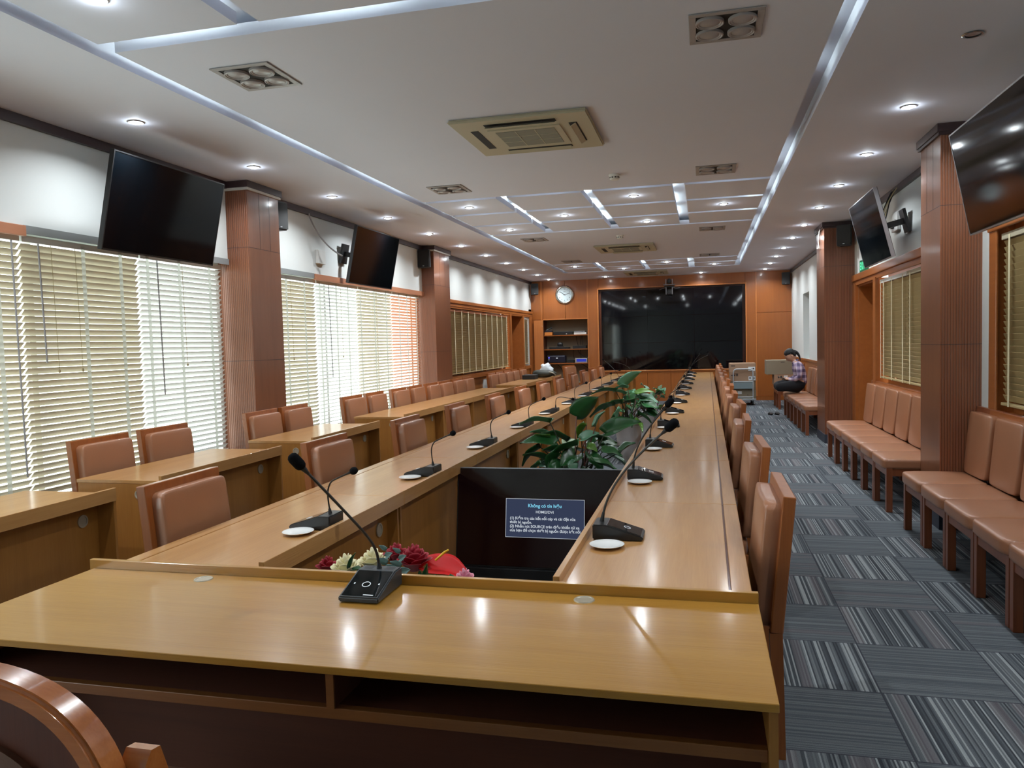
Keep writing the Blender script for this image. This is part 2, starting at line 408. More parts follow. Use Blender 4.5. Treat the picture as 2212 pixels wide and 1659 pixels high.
M['sandal'] = mat('black_sandal', (14, 14, 18), 0.5)
M['lit_blue'] = mat('lit_blue_indicator', (60, 60, 240), 0.4, emit=(90, 90, 255), estr=4)
M['lit_red'] = mat('lit_red_indicator', (240, 30, 10), 0.4, emit=(255, 50, 20), estr=4)
M['device'] = mat('dark_navy_device', (24, 26, 44), 0.35)
M['orange_box'] = mat('orange_box', (206, 124, 50), 0.6)
M['red_petal'] = mat('deep_red_petal', (150, 14, 38), 0.6, var=0.3, vscale=30)
M['bright_red'] = mat('bright_red_anthurium', (184, 6, 8), 0.55, spec=0.3)
M['cream_petal'] = mat('cream_petal', (232, 224, 184), 0.6, var=0.06, vscale=30)
M['pink_petal'] = mat('pink_petal', (222, 150, 170), 0.6, var=0.1, vscale=30)
M['yellow'] = mat('yellow_spadix', (232, 186, 30), 0.5)
M['eucalyptus'] = mat('grey_green_eucalyptus', (110, 140, 136), 0.6)
M['bag_green'] = mat('dark_olive_bag', (44, 48, 40), 0.6, bump=0.6, bscale=30)
M['plastic_bag'] = mat('white_plastic_bag', (214, 222, 228), 0.4, bump=0.6, bscale=25)
M['exterior'] = mat('outdoor_paving', (150, 160, 150), 0.9)
def emis(name, col, s, sample=False):
    m = bpy.data.materials.new(name); m.use_nodes = True; n = m.node_tree; n.nodes.clear()
    o = n.nodes.new('ShaderNodeOutputMaterial'); e = n.nodes.new('ShaderNodeEmission'); e.inputs[0].default_value = (*col, 1); e.inputs[1].default_value = s
    n.links.new(e.outputs[0], o.inputs[0])
    m.cycles.emission_sampling = 'FRONT_BACK' if sample else 'NONE'
    return m
M['lamp_on'] = emis('lit_lamp_lens', (0.92, 0.97, 1.0), 30)
M['cove'] = emis('lit_cove_tube', (0.86, 1.0, 0.93), COVE, True)
M['txt_blue'] = emis('lit_blue_letters', (0.25, 0.75, 1.0), 0.95)
M['txt_white'] = emis('lit_white_letters', (0.75, 0.82, 0.9), 0.85)
M['txt_box'] = emis('lit_message_box', (0.035, 0.045, 0.085), 1.0)
M['shirt'] = None

def plaid():
    m = bpy.data.materials.new('plaid_shirt_fabric'); m.use_nodes = True
    n = m.node_tree; L = n.links; p = n.nodes['Principled BSDF']
    tc = n.nodes.new('ShaderNodeTexCoord'); se = n.nodes.new('ShaderNodeSeparateXYZ'); L.new(tc.outputs['Object'], se.inputs[0])
    def band(sock, pitch):
        a = n.nodes.new('ShaderNodeMath'); a.operation = 'PINGPONG'; a.inputs[1].default_value = pitch; L.new(sock, a.inputs[0])
        g = n.nodes.new('ShaderNodeMath'); g.operation = 'GREATER_THAN'; g.inputs[1].default_value = pitch * 0.5; L.new(a.outputs[0], g.inputs[0]); return g.outputs[0]
    s = n.nodes.new('ShaderNodeMath'); s.operation = 'ADD'; L.new(band(se.outputs['X'], 0.05), s.inputs[0]); L.new(band(se.outputs['Z'], 0.055), s.inputs[1])
    d = n.nodes.new('ShaderNodeMath'); d.operation = 'MULTIPLY'; d.inputs[1].default_value = 0.5; L.new(s.outputs[0], d.inputs[0])
    c = n.nodes.new('ShaderNodeValToRGB'); L.new(d.outputs[0], c.inputs[0]); c.color_ramp.interpolation = 'CONSTANT'
    e = c.color_ramp.elements; e[0].color = lin((206, 190, 204)); e[1].position = 0.75; e[1].color = lin((84, 74, 104)); x = e.new(0.25); x.color = lin((150, 132, 158))
    L.new(c.outputs[0], p.inputs['Base Color']); p.inputs['Roughness'].default_value = 0.85
    return m
M['shirt'] = plaid()

# ================================================================ SETTING
XL, XR, YB, YF, H = -4.37, 2.07, -3.0, 19.7, 3.14
struct('floor', MB().box(XL - 0.4, XR + 0.5, YB - 0.1, YF + 0.5, -0.06, 0), M['carpet'])

# ceiling: upper slab, solid surround, floating inner panels with light slots between them
cl = MB()
cl.box(XL - 0.4, XR + 0.4, YB - 0.1, YF + 0.5, 3.26, 3.32)
cl.box(XL - 0.4, -3.12, YB - 0.1, YF + 0.5, H, 3.26)
cl.box(0.785, XR + 0.4, YB - 0.1, YF + 0.5, H, 3.26)
cl.box(-3.12, 0.785, 17.70, YF + 0.5, H, 3.26)
cl.box(-3.12, 0.785, YB - 0.1, -2.0, H, 3.26)
XS = [(-3.0, -2.19), (-2.07, -1.25), (-1.13, -0.30), (-0.17, 0.67)]
def slab(x0, x1, y0, y1): cl.box(x0, x1, y0, y1, H, 3.20)
slab(-3.0, 0.67, 3.53, 8.14); slab(-3.0, 0.67, 11.06, 15.64)
for a, b in XS:
    for y0, y1 in ((8.24, 9.10), (9.20, 10.02), (10.12, 10.96), (15.76, 16.62), (16.72, 17.58), (2.5, 3.41), (1.5, 2.4), (0.5, 1.4), (-1.9, 0.4)):
        slab(a, b, y0, y1)
struct('ceiling', cl, M['ceiling'])
# cove tubes that light the slots, lying on the panels beside each slot
cv = MB()
for y0, y1 in ((0.6, 1.9), (2.2, 3.0), (3.7, 4.6), (5.0, 5.3), (7.2, 8.0), (8.6, 9.4), (10.0, 10.8), (11.4, 12.6), (13.0, 14.2), (14.6, 15.6), (16.0, 17.4)):
    cv.box(0.55, 0.57, y0, y1, 3.205, 3.225)
for y0, y1 in ((1.5, 2.8), (3.6, 4.7), (5.0, 6.2), (6.5, 7.9), (11.3, 12.5), (12.8, 14.0), (14.3, 15.4)):
    cv.box(-2.90, -2.88, y0, y1, 3.205, 3.225)
for y in (3.34, 8.07, 9.03, 9.95, 10.89, 15.57, 16.55, 17.51):
    for a, b in XS: cv.box(a + 0.12, b - 0.12, y - 0.01, y + 0.01, 3.205, 3.225)
for xx in (-2.25, -1.31, -0.36):
    for y0, y1 in ((8.35, 8.9), (9.3, 9.9), (10.2, 10.85), (15.85, 16.5), (16.8, 17.4), (2.6, 3.3)):
        cv.box(xx - 0.02, xx, y0, y1, 3.205, 3.225)
struct('trim_1', cv, M['cove'])

# dark crown moulding round the room and the columns
cr = MB()
cr.box(XL, XL + 0.035, YB, YF, 3.075, H); cr.box(XR - 0.035, XR, YB, YF, 3.075, H)
struct('trim_2', cr, M['crown'])
def column(name, x0, x1, y0, y1, side, yseam):
    e = bpy.data.objects.new(name, None); C.objects.link(e); e['kind'] = 'structure'
    e.location = ((x0 + x1) / 2, (y0 + y1) / 2, 0)
    ox, oy = e.location.x, e.location.y
    b = MB(); b.box(x0 - ox, x1 - ox, y0 + 0.012 - oy, y1 - oy, 0, H); b.build('shaft', M['column'], e)
    fx0, fx1 = x0 - ox, x1 - ox
    MB().box(fx0, fx1, y0 - oy, y0 + 0.012 - oy, 0, H).build('fluted_face', M['column_rib'], e)
    s = MB()
    xs = x1 - ox if side < 0 else x0 - ox
    for z in (2.52, 1.45): s.box(xs - 0.001, xs + 0.001, y0 - oy, y1 - oy, z, z + 0.004); s.box(fx0, fx1, y0 - oy - 0.001, y0 - oy + 0.002, z, z + 0.004)
    for yy in (0.36, 0.68): s.box(xs - 0.001, xs + 0.001, y0 + (y1 - y0) * yy - oy, y0 + (y1 - y0) * yy + 0.004 - oy, 2.52, H)
    s.build('panel_joint', M['crown'], e)
    k = MB(); k.box(fx0 - 0.03, fx1 + 0.03, y0 - oy - 0.03, y1 - oy + 0.03, 3.078, H - 0.001); k.build('crown_band', M['crown'], e)
    k = MB(); k.box(fx0 - 0.02, fx1 + 0.02, y0 - oy - 0.02, y1 - oy + 0.02, 3.055, 3.078); k.build('white_bead', M['white_plastic'] if side < 0 else M['crown'], e)
    k = MB(); k.box(fx0 - 0.006, fx1 + 0.006, y0 - oy - 0.006, y1 - oy + 0.006, 0, 0.13); k.build('base_band', M['baseboard'], e)
    return e
column('column', XL - 0.22, -4.14, 6.48, 7.03, -1, 0)
column('column', XL - 0.22, -4.16, 11.68, 12.45, -1, 0)
column('column', 1.78, XR + 0.1, 6.60, 7.15, 1, 0)
column('column', 1.67, XR + 0.1, 11.71, 12.46, 1, 0)

# left wall: white band above, window bays, low wall
wl = MB()
wl.box(XL - 0.2, XL, YB, YF, 2.42, 3.26)
wl.box(XL - 0.2, XL, 13.0 - 0.9, YF, 2.36, 2.42)
wl.box(XL - 0.2, XL, YB, YB + 1.0, 0, 2.42)
wl.box(XL - 0.2, XL, 19.40, YF, 0, 2.42)
struct('wall_left', wl, M['white_wall'])
lw = MB()
lw.box(XL - 0.2, XL, YB + 1, 6.48, 0, 0.50); lw.box(XL - 0.2, XL, 7.03, 11.70, 0, 0.50)
lw.box(XL - 0.2, XL, 12.4, 17.34, 0, 0.93); lw.box(XL - 0.2, XL, 18.70, 19.40, 0, 0.93)
struct('wall_left_low', lw, M['door'])
# wooden cornice and posts of the far left bay
fl = MB()
fl.box(XL, XL + 0.05, 12.45, 19.68, 2.30, 2.36, 0.006); fl.box(XL, XL + 0.03, 12.45, 19.68, 2.24, 2.30, 0.004); fl.box(XL, XL + 0.02, 12.45, 19.68, 2.21, 2.24)
fl.box(XL, XL + 0.03, 17.32, 17.46, 0, 2.24); fl.box(XL, XL + 0.03, 18.60, 18.74, 0, 2.24); fl.box(XL, XL + 0.03, 19.40, 19.68, 0, 2.24)
fl.box(XL, XL + 0.04, 12.45, 17.32, 0.90, 0.98); fl.box(XL, XL + 0.04, 18.74, 19.40, 0.90, 0.98)
struct('trim_3', fl, M['frame'])

def window(name, x, y0, y1, z0, z1, side, lit, mull=3, depth=0.2, closed=False):
    e = bpy.data.objects.new(name, None); C.objects.link(e); e['kind'] = 'structure'; e.location = (x, (y0 + y1) / 2, z0)
    oy = (y0 + y1) / 2; h = z1 - z0; s = side
    f = MB(); t = 0.05
    xa, xb = sorted((s * (depth * 0.55), s * (depth * 0.85)))
    f.box(xa, xb, y0 - oy, y1 - oy, 0, t); f.box(xa, xb, y0 - oy, y1 - oy, h - t, h)
    for k in range(mull + 1):
        yy = y0 - oy + (y1 - y0 - t) * k / mull; f.box(xa, xb, yy, yy + t, t, h - t)
    f.build('window_frame', M['white_plastic'] if lit else M['frame'], e)
    xm = (xa + xb) / 2
    MB().box(xm - 0.003, xm + 0.003, y0 - oy + t, y1 - oy - t, t, h - t).build('pane', M['glass'], e)
    if closed:
        xc, xd = sorted((s * depth, s * (depth + 0.03)))
        MB().box(xc, xd, y0 - oy, y1 - oy, 0, h).build('board_behind_glass', M['dark_wood'], e)
    return e
window('window_1', XL, YB + 1.0, 6.48, 0.5, 2.42, -1, True, 4)
window('window_2', XL, 7.03, 11.68, 0.5, 2.42, -1, True, 3)
window('window_3', XL, 12.45, 17.32, 0.93, 2.36, -1, False, 3, closed=True)
window('window_4', XL, 18.74, 19.40, 0.93, 2.36, -1, False, 1, closed=True)
# left far door in its recess
def door(name, x, y0, y1, h, side, depth):
    e = bpy.data.objects.new(name, None); C.objects.link(e); e['kind'] = 'structure'; e.location = (x, (y0 + y1) / 2, 0)
    w2 = (y1 - y0) / 2; s = side
    xa, xb = sorted((s * depth, s * (depth + 0.04)))
    d = MB(); d.box(xa, xb, -w2, w2, 0, h)
    xf = s * depth; a, b = sorted((xf, xf - s * 0.012))
    d.box(a, b, -w2 + 0.12, w2 - 0.12, 0.2, 0.95, 0.004); d.box(a, b, -w2 + 0.12, w2 - 0.12, 1.1, h - 0.15, 0.004)
    d.build('door_leaf', M['door'], e)
    j = MB(); a, b = sorted((0, s * (depth + 0.04)))
    j.box(a, b, -w2 - 0.04, -w2, 0, h + 0.04); j.box(a, b, w2, w2 + 0.04, 0, h + 0.04); j.box(a, b, -w2, w2, h, h + 0.04)
    j.build('door_jamb', M['frame'], e)
    k = MB(); k.cyl((xf - s * 0.05, -w2 + 0.08, 1.0), 0.012, 0.10, 'Y'); k.cyl((xf - s * 0.025, -w2 + 0.05, 1.0), 0.01, 0.05, 'X'); k.build('door_handle', M['steel'], e, True)
    return e
door('door_1', XL, 17.50, 18.60, 2.20, -1, 0.25)

# right wall
wr = MB()
wr.box(XR, XR + 0.2, YB, 12.40, 2.36, 3.26); wr.box(XR, XR + 0.2, 16.53, 17.49, 2.44, 3.26)
wr.box(XR, XR + 0.2, 6.40, 6.62, 0, 2.36)
wr.box(XR, XR + 0.2, 12.40, 16.53, 0, 3.26); wr.box(XR, XR + 0.2, 17.49, YF, 0, 3.26)
wr.box(XR + 0.0, XR + 0.2, 16.53, 17.49, 0, 1.06); wr.box(XR + 0.34, XR + 0.38, 16.4, 17.6, 1.0, 2.5)
wr.box(XR + 0.2, XR + 0.38, 16.45, 16.53, 1.0, 2.5); wr.box(XR + 0.2, XR + 0.38, 17.49, 17.57, 1.0, 2.5)
wr.box(XR + 0.2, XR + 0.38, 16.45, 17.57, 2.44, 2.5); wr.box(XR + 0.2, XR + 0.38, 16.45, 17.57, 1.0, 1.06)
wr.box(XR, XR + 0.2, YB, 2.5, 0, 2.36)
wr.box(XR, XR + 0.2, 7.1, 7.5, 0, 2.36)
struct('wall_right', wr, M['white_wall'])
rl = MB()
rl.box(XR, XR + 0.2, 2.5, 6.40, 0, 0.95); rl.box(XR, XR + 0.2, 7.5, 10.24, 0, 0.95)
rl.box(XR, XR + 0.2, 11.50, 12.4, 0, 2.36)
struct('wall_right_low', rl, M['door'])
wn = MB(); wn.box(XR - 0.02, XR, 12.46, YF, 0, 1.06, 0.004); wn.box(XR - 0.035, XR, 12.46, YF, 1.03, 1.075, 0.006)
struct('trim_4', wn, M['panel'])
rf = MB()
rf.box(XR - 0.05, XR, 7.15, 11.68, 2.28, 2.37, 0.008); rf.box(XR - 0.03, XR, 7.15, 11.68, 2.22, 2.28, 0.004)
rf.box(XR - 0.04, XR, 10.18, 10.32, 0, 2.24); rf.box(XR - 0.04, XR, 11.45, 11.68, 0, 2.24)
rf.box(XR - 0.03, XR, 2.5, 6.41, 2.27, 2.36, 0.008); rf.box(XR - 0.018, XR, 6.26, 6.405, 0, 2.30, 0.006)
rf.box(XR - 0.04, XR, 7.15, 10.2, 0.90, 0.97); rf.box(XR - 0.04, XR, 2.5, 6.3, 0.90, 0.97)
rf.box(XR - 0.01, XR + 0.19, 6.285, 6.40, 0.95, 2.34)
struct('trim_5', rf, M['frame'])
door('door_2', XR, 10.36, 11.42, 2.20, 1, 0.25)
window('window_5', XR, 7.5, 10.2, 0.95, 2.28, 1, False, 2, closed=True)
window('window_6', XR, 2.5, 6.284, 0.95, 2.32, 1, False, 3, closed=True)
bb = MB(); bb.box(XR - 0.012, XR, YB, 6.6, 0, 0.12); bb.box(XR - 0.05, XR - 0.02, 7.15, 10.18, 0, 0.12); struct('baseboard_right', bb, M['baseboard'])
bb = MB(); bb.box(XL, XL + 0.012, YB, 17.3, 0, 0.12); struct('baseboard_left', bb, M['baseboard'])
struct('wall_front', MB().box(XL - 0.4, XR + 0.4, YB - 0.2, YB, 0, 3.3), M['white_wall'])

# back wall of cherry panels with the cabinet opening and the video wall recess
NX0, NX1, NZ1 = -4.045, -2.885, 2.13
TX0, TX1, TZ0, TZ1 = -2.60, 1.00, 0.79, 2.86
bw = MB()
def pan(x0, x1, z0, z1): bw.box(x0 + 0.003, x1 - 0.003, YF, YF + 0.05, z0 + 0.003, z1 - 0.003, 0.003, 1)
for a, b, c, d in ((XL, NX0, 2.14, 3.2), (XL, NX0, 0.1, 2.14), (NX0, -3.46, 2.14, 3.2), (-3.46, NX1, 2.14, 3.2), (NX1, TX0, 0.1, 3.2),
                   (TX0, TX1, TZ1, 3.2), (TX1, 1.25, 0.1, 3.2), (1.25, XR + 0.1, 2.14, 3.2), (1.25, XR + 0.1, 0.1, 2.14),
                   (TX0, -2.0, 0.1, 0.72), (-2.0, -1.39, 0.1, 0.72), (-1.39, -0.81, 0.1, 0.72), (-0.81, -0.2, 0.1, 0.72), (-0.2, 0.4, 0.1, 0.72), (0.4, TX1, 0.1, 0.72), (TX0, TX1, 0.72, 0.79), (NX0, NX1, 0.1, 0.5)):
    pan(a, b, c, d)
bw.box(XL - 0.4, TX0, YF + 0.045, YF + 0.06, 2.14, 3.26); bw.box(TX1, XR + 0.4, YF + 0.045, YF + 0.06, 2.14, 3.26); bw.box(TX0, TX1, YF + 0.045, YF + 0.06, TZ1, 3.26); bw.box(XL - 0.4, NX0, YF + 0.045, YF + 0.06, 0, 2.14)
bw.box(NX1, TX0, YF + 0.045, YF + 0.06, 0, 2.14); bw.box(TX0, TX1, YF + 0.045, YF + 0.06, 0, TZ0); bw.box(TX1, XR + 0.4, YF + 0.045, YF + 0.06, 0, 2.14)
bw.box(NX0, NX1, YF + 0.045, YF + 0.06, 0, 0.5)
struct('wall_back', bw, M['panel'])
tr = MB()
for x in (-4.10, -2.88, 1.25): tr.box(x - 0.012, x + 0.012, YF - 0.012, YF, 0.1, 3.14, 0.003)
t = 0.03
tr.box(TX0 - t, TX1 + t, YF - 0.02, YF + 0.01, TZ1, TZ1 + t, 0.004); tr.box(TX0 - t, TX1 + t, YF - 0.02, YF + 0.01, TZ0 - t, TZ0, 0.004)
tr.box(TX0 - t, TX0, YF - 0.02, YF + 0.01, TZ0, TZ1, 0.004); tr.box(TX1, TX1 + t, YF - 0.02, YF + 0.01, TZ0, TZ1, 0.004)
tr.box(NX0 - 0.02, NX1 + 0.02, YF - 0.015, YF + 0.01, NZ1, NZ1 + 0.025, 0.003); tr.box(NX1, NX1 + 0.02, YF - 0.015, YF + 0.01, 0.5, NZ1, 0.003)
struct('trim_6', tr, M['panel_trim'])
struct('baseboard_back', MB().box(XL, XR, YF - 0.01, YF + 0.05, 0, 0.1), M['panel'])
rv = MB(); rv.box(TX0 - 0.02, TX1 + 0.02, YF + 0.16, YF + 0.18, TZ0 - 0.02, TZ1 + 0.02)
rv.box(TX0 - 0.02, TX0, YF + 0.01, YF + 0.16, TZ0, TZ1); rv.box(TX1, TX1 + 0.02, YF + 0.01, YF + 0.16, TZ0, TZ1)
rv.box(TX0, TX1, YF + 0.01, YF + 0.16, TZ1, TZ1 + 0.02); rv.box(TX0, TX1, YF + 0.01, YF + 0.16, TZ0 - 0.02, TZ0)
struct('trim_7', rv, M['dark_wood'])

# ================================================================ VIDEO WALL
t = empty('video_wall', 'huge black video wall of nine joined screens on the back wall', 'screen', (-0.8, YF + 0.1, TZ0))
vw0, vw1, vz0, vz1 = -2.53 + 0.8, 0.93 + 0.8, 0.02, 2.03
for i in range(3):
    for j in range(3):
        a = vw0 + (vw1 - vw0) * i / 3; b = vw0 + (vw1 - vw0) * (i + 1) / 3; c = vz0 + (vz1 - vz0) * j / 3; d = vz0 + (vz1 - vz0) * (j + 1) / 3
        MB().box(a + 0.001, b - 0.001, -0.03, 0.05, c + 0.001, d - 0.001, 0.001, 1).build('screen_panel', M['screen_wall'], t)

# ================================================================ LEFT / RIGHT BLINDS
def blind(x, y0, y1, z0, z1, side, tilt, smat, label, tapes, tmat, wand=None, group=None, tapew=0.035, rail='slat', rmat=None, pitch=0.044):
    """side -1: left wall (room towards +x)"""
    e = empty('venetian_blind', label, 'blind', (x, (y0 + y1) / 2, z1), 0, group)
    oy = (y0 + y1) / 2; rs = -side
    n = int((z1 - 0.06 - z0) / pitch); sl = MB(); w = 0.05
    dx = math.cos(R(tilt)) * w / 2 * rs; dz = math.sin(R(tilt)) * w / 2
    for k in range(n):
        zc = -0.075 - pitch * k
        a = Vector((dx, 0, dz)); nrm = Vector((-dz, 0, dx)).normalized() * 0.0016
        ya, yb = y0 - oy + 0.004, y1 - oy - 0.004
        P = []
        for yy in (ya, yb):
            for s1, s2 in ((1, 1), (-1, 1), (-1, -1), (1, -1)):
                q = a * s1 + nrm * s2; P.append(sl.bm.verts.new((q.x, yy, zc + q.z)))
        f = sl.bm.faces.new
        f((P[0], P[1], P[5], P[4])); f((P[1], P[2], P[6], P[5])); f((P[2], P[3], P[7], P[6])); f((P[3], P[0], P[4], P[7])); f(P[0:4][::-1]); f(P[4:8])
    sl.build('slats', smat, e)
    MB().box(-0.028, 0.028, y0 - oy + 0.004, y1 - oy - 0.004, -0.045, 0, 0.003).build('headrail', rmat or M['white_rail'], e)
    zb = -0.075 - pitch * n
    MB().box(-0.026, 0.026, y0 - oy + 0.004, y1 - oy - 0.004, zb - 0.01, zb + 0.01, 0.004).build('bottom_rail', smat, e)
    xf = rs * 0.030
    for ty in tapes:
        MB().box(min(xf, xf + rs * 0.0015), max(xf, xf + rs * 0.0015), ty - oy - tapew / 2, ty - oy + tapew / 2, zb - 0.01, -0.02).build('ladder_tape', tmat, e)
    if wand is not None:
        wy, wz = wand
        MB().tube([(xf + rs * 0.02, wy - oy, -0.05), (xf + rs * 0.03, wy - oy + 0.01, wz - z1)], 0.006, 8).build('tilt_rod', M['wand'], e, True)
        g = MB(); g.tube([(xf + rs * 0.015, wy - oy + 0.32, -0.05), (xf + rs * 0.02, wy - oy + 0.33, -0.9)], 0.0022, 5); g.ball((xf + rs * 0.02, wy - oy + 0.33, -0.92), (0.008, 0.008, 0.014), 6)
        g.build('pull_cord', M['cord'], e, True)
    return e
BX = XL - 0.055
gL = 'wooden blinds over the bright left windows'
blind(BX, 0.95, 2.03, 0.56, 2.36, -1, 50, M['slat'], 'cream wooden blind beside the front desk, outside the left edge of the view', (1.2, 1.75), M['tape'], None, gL)
blind(BX, 2.04, 3.12, 0.56, 2.36, -1, 50, M['slat'], 'cream wooden blind nearest the camera on the left windows', (2.3, 2.85), M['tape'], None, gL)
blind(BX, 3.13, 4.21, 0.56, 2.36, -1, 46, M['slat'], 'cream wooden blind at the left edge of the photo with grey tilt rod', (3.3, 3.7, 4.02), M['tape'], (4.12, 0.75), gL)
blind(BX, 4.22, 5.32, 0.56, 2.36, -1, 50, M['slat'], 'tan closed wooden blind left of the television, second in the near window', (4.74, 5.11), M['tape'], (4.33, 1.5), gL)
blind(BX, 5.33, 6.41, 0.56, 2.36, -1, 38, M['slat_white'], 'half-open pale wooden blind under the near left television, beside the first column', (5.41, 5.80, 6.22), M['tape'], (5.50, 1.2), gL)
blind(BX, 7.06, 8.23, 0.56, 2.36, -1, 44, M['slat'], 'tan wooden blind just beyond the first left column', (7.56, 7.95), M['tape'], (7.30, 1.2), gL)
blind(BX, 8.24, 9.35, 0.56, 2.36, -1, 22, M['slat_white'], 'most open, brightest white blind in the middle left window', (8.31, 8.73, 9.05), M['tape'], (8.5, 1.2), gL)
blind(BX, 9.36, 10.49, 0.56, 2.36, -1, 36, M['slat'], 'cream wooden blind right below the far left television', (9.42, 9.86, 10.26), M['tape'], None, gL)
blind(BX, 10.50, 11.62, 0.56, 2.36, -1, 30, M['slat_pink'], 'peach-tinted wooden blind next to the second left column', (10.75, 11.06, 11.45), M['tape'], None, gL)
gD = 'closed olive blinds over the dark windows'
blind(XL - 0.035, 12.55, 17.28, 1.0, 2.20, -1, 62, M['slat_olive'], 'long closed olive blind with many cream tapes on the far left window', [12.9 + 0.42 * k for k in range(11)], M['white_cord'], None, gD, 0.035, rmat=M['pelmet'])
blind(XL - 0.035, 18.78, 19.36, 1.0, 2.20, -1, 62, M['slat_olive'], 'narrow closed blind beside the back wall, beyond the left door', (18.9, 19.25), M['white_cord'], None, gD, 0.03, rmat=M['white_rail'])
blind(XR + 0.035, 8.9, 10.16, 1.0, 2.20, 1, 66, M['slat_olive'], 'closed olive blind next to the door on the right wall', (9.05, 9.55, 9.95, 10.1), M['white_cord'], None, gD, 0.03, rmat=M['white_rail'])
blind(XR + 0.035, 7.55, 8.89, 1.0, 2.20, 1, 66, M['slat_olive'], 'closed olive blind partly hidden behind the near right column', (7.7, 8.3, 8.75), M['white_cord'], None, gD, 0.03, rmat=M['cream'])
blind(XR + 0.035, 4.75, 6.24, 1.0, 2.24, 1, 66, M['slat_olive'], 'closed olive blind at the right edge of the photo behind the chairs', (5.2, 5.62, 6.08), M['white_cord'], None, gD, 0.03, rmat=M['cream'])
blind(XR + 0.035, 3.0, 4.74, 1.0, 2.24, 1, 66, M['slat_olive'], 'closed olive blind on the near right window outside the view', (3.3, 3.9, 4.5), M['white_cord'], None, gD, 0.03, rmat=M['cream'])
# pelmets over the left windows
g = MB(); g.box(XL, XL + 0.03, YB + 1, 4.21, 2.345, 2.415, 0.003); struct('trim_8', g, M['pelmet'])
g = MB(); g.box(XL, XL + 0.03, 8.13, 11.68, 2.345, 2.415, 0.003); struct('trim_9', g, M['pelmet'])
g = MB(); g.box(XL, XL + 0.012, 4.21, 6.48, 2.365, 2.42); g.box(XL, XL + 0.012, 7.03, 8.13, 2.365, 2.42); struct('trim_10', g, M['grey_strip'])

# ================================================================ CHAIRS
def make_chair(name, label, group, wm):
    """front towards +x, origin on the floor under the seat centre"""
    e = empty(name, label, 'chair', (0, 0, 0), 0, group)
    tilt = Matrix.Translation((-0.235, 0, 0.46)) @ Matrix.Rotation(R(-5.5), 4, 'Y') @ Matrix.Translation((0.235, 0, -0.46))
    s = MB().pillow((0.045, 0, 0.420), (0.47, 0.543, 0.095), 9.0, 8, lambda p, u, v, w: Vector((p.x, p.y, p.z + (0.014 * (1 - u * u) * (1 - v * v) if w > 0 else 0))))
    s.build('seat', M['leather'], e, 'all')
    b = MB(); b.box(-0.20, 0.25, -0.260, 0.260, 0.315, 0.392, 0.003); b.build('seat_frame', wm, e)
    for sy in (-1, 1):
        MB().box(0.205, 0.255, sy * 0.262 - 0.024, sy * 0.262 + 0.024 - (0.0), 0, 0.385, 0.003).xf(Matrix.Translation((0, -sy * 0.02, 0))).build('leg', wm, e)
        MB().prism([(-0.265, 0), (-0.222, 0), (-0.212, 0.47), (-0.257, 0.47)], sy * 0.245 - 0.024, sy * 0.245 + 0.024, 'Y').build('leg', wm, e)
    f = MB(); f.box(-0.258, -0.213, -0.27, 0.27, 0.47, 0.975, 0.004); f.xf(tilt); f.build('back_frame', wm, e)
    p = MB().pillow((-0.190, 0, 0.703), (0.072, 0.475, 0.470), 14.0, 8, lambda q, u, v, w: Vector((q.x + (0.012 * (1 - v * v) if u > 0 else 0), q.y, q.z)))
    p.xf(tilt); p.build('back_pad', M['leather'], e, 'all')
    return e
chair0 = make_chair('conference_chair', 'x', None, M['chair_wood'])
used = [False]
def place_chair(x, y, rz, label, group):
    if not used[0]:
        used[0] = True; chair0.location = (x, y, 0); chair0.rotation_euler = (0, 0, rz); tag(chair0, label, None, group); return chair0
    return dup(chair0, (x, y, 0), rz, label, group)
UN = 1.355; Y0 = 2.45
SK = 0.0042                                     # the right table row drifts a little outwards
for k in range(12):
    yc = Y0 + UN * (k + 0.5) + (0.03, -0.02, 0.0, 0.05, -0.03, 0.0, 0.02, 0, 0, 0.03, 0, 0)[k]
    x = 0.005 + SK * (yc - 2.45)
    lab = ['leather chair nearest the camera on the right side of the right-hand table', ][0] if k == 0 else 'leather chair on the aisle side of the right-hand table, %s from the front desk' % ORD[k]
    place_chair(x + (0, 0.01, -0.005, 0.015, 0, 0.01, 0, 0, 0.01, 0, 0, 0)[k], yc, PI + R((0, 1, -1, 2, 0, -1, 1, 0, 0, 1, 0, 0)[k]), lab, 'chairs along the right-hand table')
for k in range(12):
    yc = Y0 + UN * (k + 0.5) + (-0.04, 0.03, 0.02, 0.05, 0.03, 0.1, 0.02, 0.0, 0.1, 0.05, 0.0, -0.05)[k]
    x = -2.10 + (0.0, -0.01, 0.01, -0.02, 0, -0.01, 0.01, 0, 0, 0, 0, 0)[k]
    lab = 'leather conference chair nearest the front desk behind the left-hand table' if k == 0 else 'leather conference chair behind the left-hand table, %s from the front desk' % ORD[k]
    place_chair(x, yc, R((1, -1, 0, 1, 0, 0, -1, 0, 0, 0, 0, 0)[k]), lab, 'chairs along the left-hand table')
place_chair(-3.0, 18.75, R(-20), 'leather conference chair standing alone before the equipment cabinet', None)
bs = [(4.52, 'left of the pair behind the second window desk'), (5.18, 'right of the pair behind the second window desk'),
      (6.52, 'left of the pair behind the third window desk, by the first column'), (7.14, 'right of the pair behind the third window desk'),
      (8.52, 'first behind the long window desk, counted from the camera'), (9.17, 'second behind the long window desk'), (9.98, 'third behind the long window desk'),
      (10.62, 'fourth behind the long window desk'), (11.25, 'fifth behind the long window desk, by the second column'), (11.86, 'sixth behind the long window desk'), (12.60, 'seventh behind the long window desk'), (13.17, 'eighth and farthest behind the long window desk'),
      (14.8, 'first behind the last window desk, beside the white panel'), (15.42, 'second behind the last window desk'), (16.08, 'third behind the last window desk'), (16.7, 'fourth behind the last window desk'), (17.45, 'last behind the last window desk, beside the bags')]
